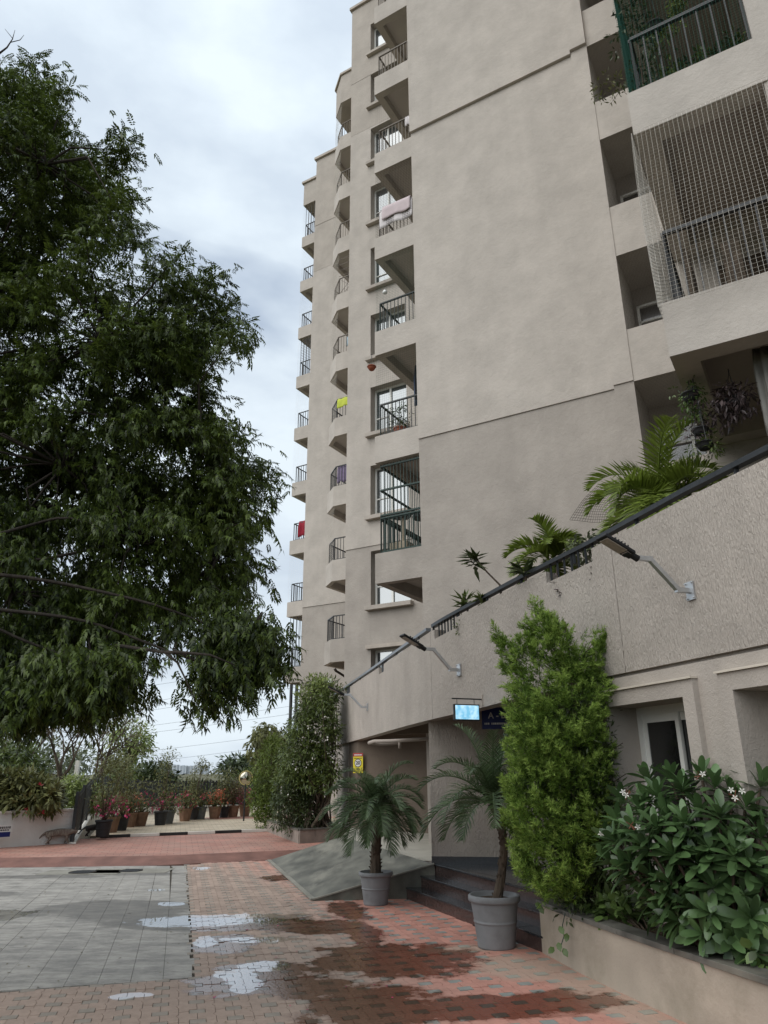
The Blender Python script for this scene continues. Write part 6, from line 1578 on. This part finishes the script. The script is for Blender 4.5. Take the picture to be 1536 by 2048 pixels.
rosette_plant('dark leafy plant under the smaller areca palm', [ter(1055, 1160, 9.0), at(1052, 1160, 9.0), at(1050, 1130, 9.0)], 5, .28, 22)
rosette_plant('low bushy plant at the rail right of the leaning sapling', [ter(970, 1200, 10.0), at(966, 1205, 10.0), at(962, 1190, 10.0)], 6, .2, 30, G_CREEP)
gn = net(at(1140, 1040, 9.6), at(1262, 1048, 8.6), at(1195, 968, 9.6), at(1275, 985, 8.6), 24, 16, .003, 'net_dark', None, sag=.05, jit=.012, name='garden_net', segs=16); tag(gn, 'loose brown garden net stretched between the two areca palms', 'net')
# dried trailing tips over the parapet
for (x, y, Y, lb) in ((1190, 1120, 8.02, 'dry trailing tips hanging over the right end of the notch'), (1114, 1150, 8.5, 'dry trailing tips hanging over the left end of the notch'), (920, 1235, 10.55, 'green trailing tips hanging over the left parapet notch')):
    c = at(x, y, Y); root = empty('trailing_plant', tuple(c)); tag(root, lb, 'plant', 'trailing plants over the parapet'); n = 7
    foliage('leaves', np.stack([g.normal(0, .03, n), g.normal(-.03, .02, n), -g.uniform(-.05, .25, n)], 1), .03, 5, .06, G_PURPLE if Y < 10 else G_CREEP, root, g=g)
    MB().tube([(0, .02, .1), (0, -.03, -.05), (.01, -.04, -.25)], .004, 4).build('stem', 'bark', root)

# ---- hanging pots under the near balcony
def hp(px, py, Y): return at(px, py, Y)
hang_pot('black hanging pot with pale variegated trailing leaves', hp(1381, 790, 6.95), 5.77, .10, 'pot_black', G_VAR, 36, .06, .06, .30)
hang_pot('hanging basket of purple brown trailing leaves', hp(1468, 800, 6.7), 5.77, .09, 'pot_black', G_PURPLE, 60, .085, .11, .18)
hang_pot('black hanging pot below the variegated one', hp(1400, 860, 6.95), 5.77, .085, 'pot_black', G_PURPLE, 18, .06, .08, .12)
hang_pot('lowest black hanging pot above the large areca palm', hp(1408, 888, 6.9), 5.77, .085, 'pot_black', G_CREEP, 18, .06, .08, .15)
cloth('garment', 'grey cloth drying under the near balcony', at(1505, 705, 6.6), at(1560, 690, 6.4), .95, .9, 'cloth_grey', waves=3, amp=.04)
cloth('garment', 'red cloth at the right edge under the near balcony', at(1530, 690, 6.9), at(1600, 680, 6.7), .5, .4, 'cloth_red', waves=2)
# ---- plants on the top right balcony
for k in range(6):
    p = tw(6.62 + k * .19, -6.28, 9.46); root = empty('balcony_pot', tuple(p)); tag(root, ['leftmost', 'second', 'third', 'fourth', 'fifth', 'rightmost'][k] + ' of the small slate pots along the green netted balcony', 'potted plant', 'pots on the green netted balcony'); pot_mesh(.085, .15).build('pot', 'pot_slate', root, smooth=True)
    foliage('leaves', np.stack([g.normal(0, .06, 9), g.normal(0, .06, 9), g.uniform(.18, .45, 9)], 1), .05, 10, .09, (G_DARK, G_CREEP)[k % 2], root, g=g)
    MB().tube([(0, 0, .12), (0, 0, .4)], .006, 4).build('stem', 'bark', root)
hang_pot('dark hanging pot behind the green net', tw(6.75, -6.1, 10.85), 11.8, .13, 'pot_black', G_CREEP, 26, .08, .10, .35)
hang_pot('spider plant hanging behind the green net', tw(7.05, -6.2, 11.15), 11.8, .08, 'pot_black', G_LIGHT, 30, .08, .04, .55)
root = empty('trailing_plant', tuple(tw(6.35, -6.3, 9.7))); tag(root, 'straggling vine hanging out of the green netted balcony', 'plant', 'trailing plants over the parapet'); q = np.array([at(1215 + 25 * math.sin(k), 150 + k * 4, 6.9) - tw(6.35, -6.3, 9.7) for k in range(14)])
foliage('leaves', q, .05, 7, .06, G_OLIVE, root, g=g); MB().tube([(0, 0, 0), q[3], q[8], q[13]], .004, 4, False).build('stem', 'bark', root)
root = empty('climbing_plant', tuple(tw(6.5, -6.3, 9.5))); tag(root, 'tangled climber inside the green netted balcony corner', 'plant'); n = 70
foliage('leaves', np.stack([g.normal(.1, .12, n), g.normal(.1, .14, n), g.uniform(.2, 2.2, n)], 1), .09, 9, .075, G_DARK, root, g=g); MB().tube([(0, 0, 0), (.1, .1, 1.0), (.05, .05, 2.1)], .012, 5).build('stem', 'bark', root)

# ---- cats
def cat_body(label, loc, rz, s, fur, chest, head_down=.0, tail_up=False, step=0.0):
    root = empty('cat', loc, rz); tag(root, label, 'cat', 'cats by the sloping fence')
    me = bpy.data.meshes.new('body')
    # x forward; one vertex per joint
    V = [(-.18, 0, .24), (-.06, 0, .235), (.08, 0, .24), (.19, 0, .245), (.27, 0, .27 - head_down), (.33, 0, .275 - head_down * 1.3), (.385, 0, .255 - head_down * 1.5),
         (-.20, .045, .17), (-.15, .05, .12), (-.215, .05, .06), (-.19 + step, .05, .012), (-.20, -.045, .17), (-.15, -.05, .12), (-.215, -.05, .06), (-.21 - step, -.05, .012),
         (.17, .04, .17), (.165, .045, .09), (.17 - step, .045, .012), (.17, -.04, .17), (.175, -.045, .09), (.19 + step, -.045, .012),
         (-.26, 0, .24), (-.34, 0, .18 if not tail_up else .34), (-.40, .01, .10 if not tail_up else .42), (-.47, .02, .06 if not tail_up else .46)]
    E_ = [(0,1),(1,2),(2,3),(3,4),(4,5),(5,6),(0,7),(7,8),(8,9),(9,10),(0,11),(11,12),(12,13),(13,14),(3,15),(15,16),(16,17),(3,18),(18,19),(19,20),(0,21),(21,22),(22,23),(23,24)]
    rad = [.078,.082,.085,.075,.05,.055,.022, .05,.034,.02,.022,.05,.034,.02,.022, .036,.022,.02,.036,.022,.02, .03,.02,.018,.012]
    me.from_pydata([(x * s, y * s, z * s) for x, y, z in V], E_, []); o = bpy.data.objects.new('body', me); col.objects.link(o); o.parent = root; me.materials.append(fur)
    o.modifiers.new('skin', 'SKIN'); sv = me.skin_vertices[0].data
    for i, r in enumerate(rad): sv[i].radius = (r * s, r * s)
    sv[0].use_root = True
    sb = o.modifiers.new('subdivision', 'SUBSURF'); sb.levels = 1; sb.render_levels = 2
    for sg in (-1, 1):
        e = MB(); c = np.array([.325, sg * .032, .318 - head_down * 1.3]); e.add([tuple((c + np.array(v)) * s) for v in ((-.018, 0, 0), (.02, 0, 0), (0, -sg * .022, .0), (0, sg * .004, .045))], [(0, 1, 3), (1, 2, 3), (2, 0, 3), (0, 2, 1)]); e.build('ear', fur, root)
    return root
M['tabby'] = mat('tabby_fur', (0.26, 0.23, 0.19), .95, .0, 14, c2=(0.09, 0.055, 0.045), stretch=(2.5, 2.5, .6)); M['dark_fur'] = mat('dark_fur', (0.045, 0.04, 0.035), .95, .0, 14, c2=(0.018, 0.016, 0.015), stretch=(2.5, 2.5, .6))
c = on(118, 1688, .12); cat_body('grey tabby cat walking along the foot of the white wall', (c[0], c[1] - .1, .12), R(28), 1.15, M['tabby'], None, .02, False, .03)
c = on(189, 1673, .18); cat_body('dark cat standing beside the nearest black flower pot', (c[0], c[1], .18), R(18), .98, M['dark_fur'], None, .0, False, .02)

# ---- fallen leaves and litter on the court
n = 150; P = np.zeros((n, 3)); 
for i in range(n):
    while True:
        x, y = g.uniform(-5.5, 1.4), g.uniform(6.2, 14.5)
        if x < right_limit(y) - .15: break
    P[i] = (x, y, .008)
fw = sph(n, g) * np.array([1, 1, .08]); V, F = instances(*LEAF, P, fw, np.tile([0, 0, 1.0], (n, 1)), g.uniform(.025, .065, n)); V[:, 2] = np.maximum(V[:, 2], .0045)
tag(link('fallen_leaves', np_mesh('fallen_leaves', V, F), G_DRY), 'small brown leaves scattered over the wet paving', 'leaves', kind='stuff')
n = 26; P = np.stack([g.uniform(-1.8, 1.2, n), g.uniform(6.6, 10.5, n), np.full(n, .009)], 1); V, F = instances(*LEAF_ROUND, P, sph(n, g) * np.array([1, 1, .05]), np.tile([0, 0, 1.0], (n, 1)), g.uniform(.02, .04, n)); V[:, 2] = np.maximum(V[:, 2], .0045)
tag(link('fallen_petals', np_mesh('fallen_petals', V, F), B_MAG), 'a few magenta petals lying on the pavers', 'petals', kind='stuff')
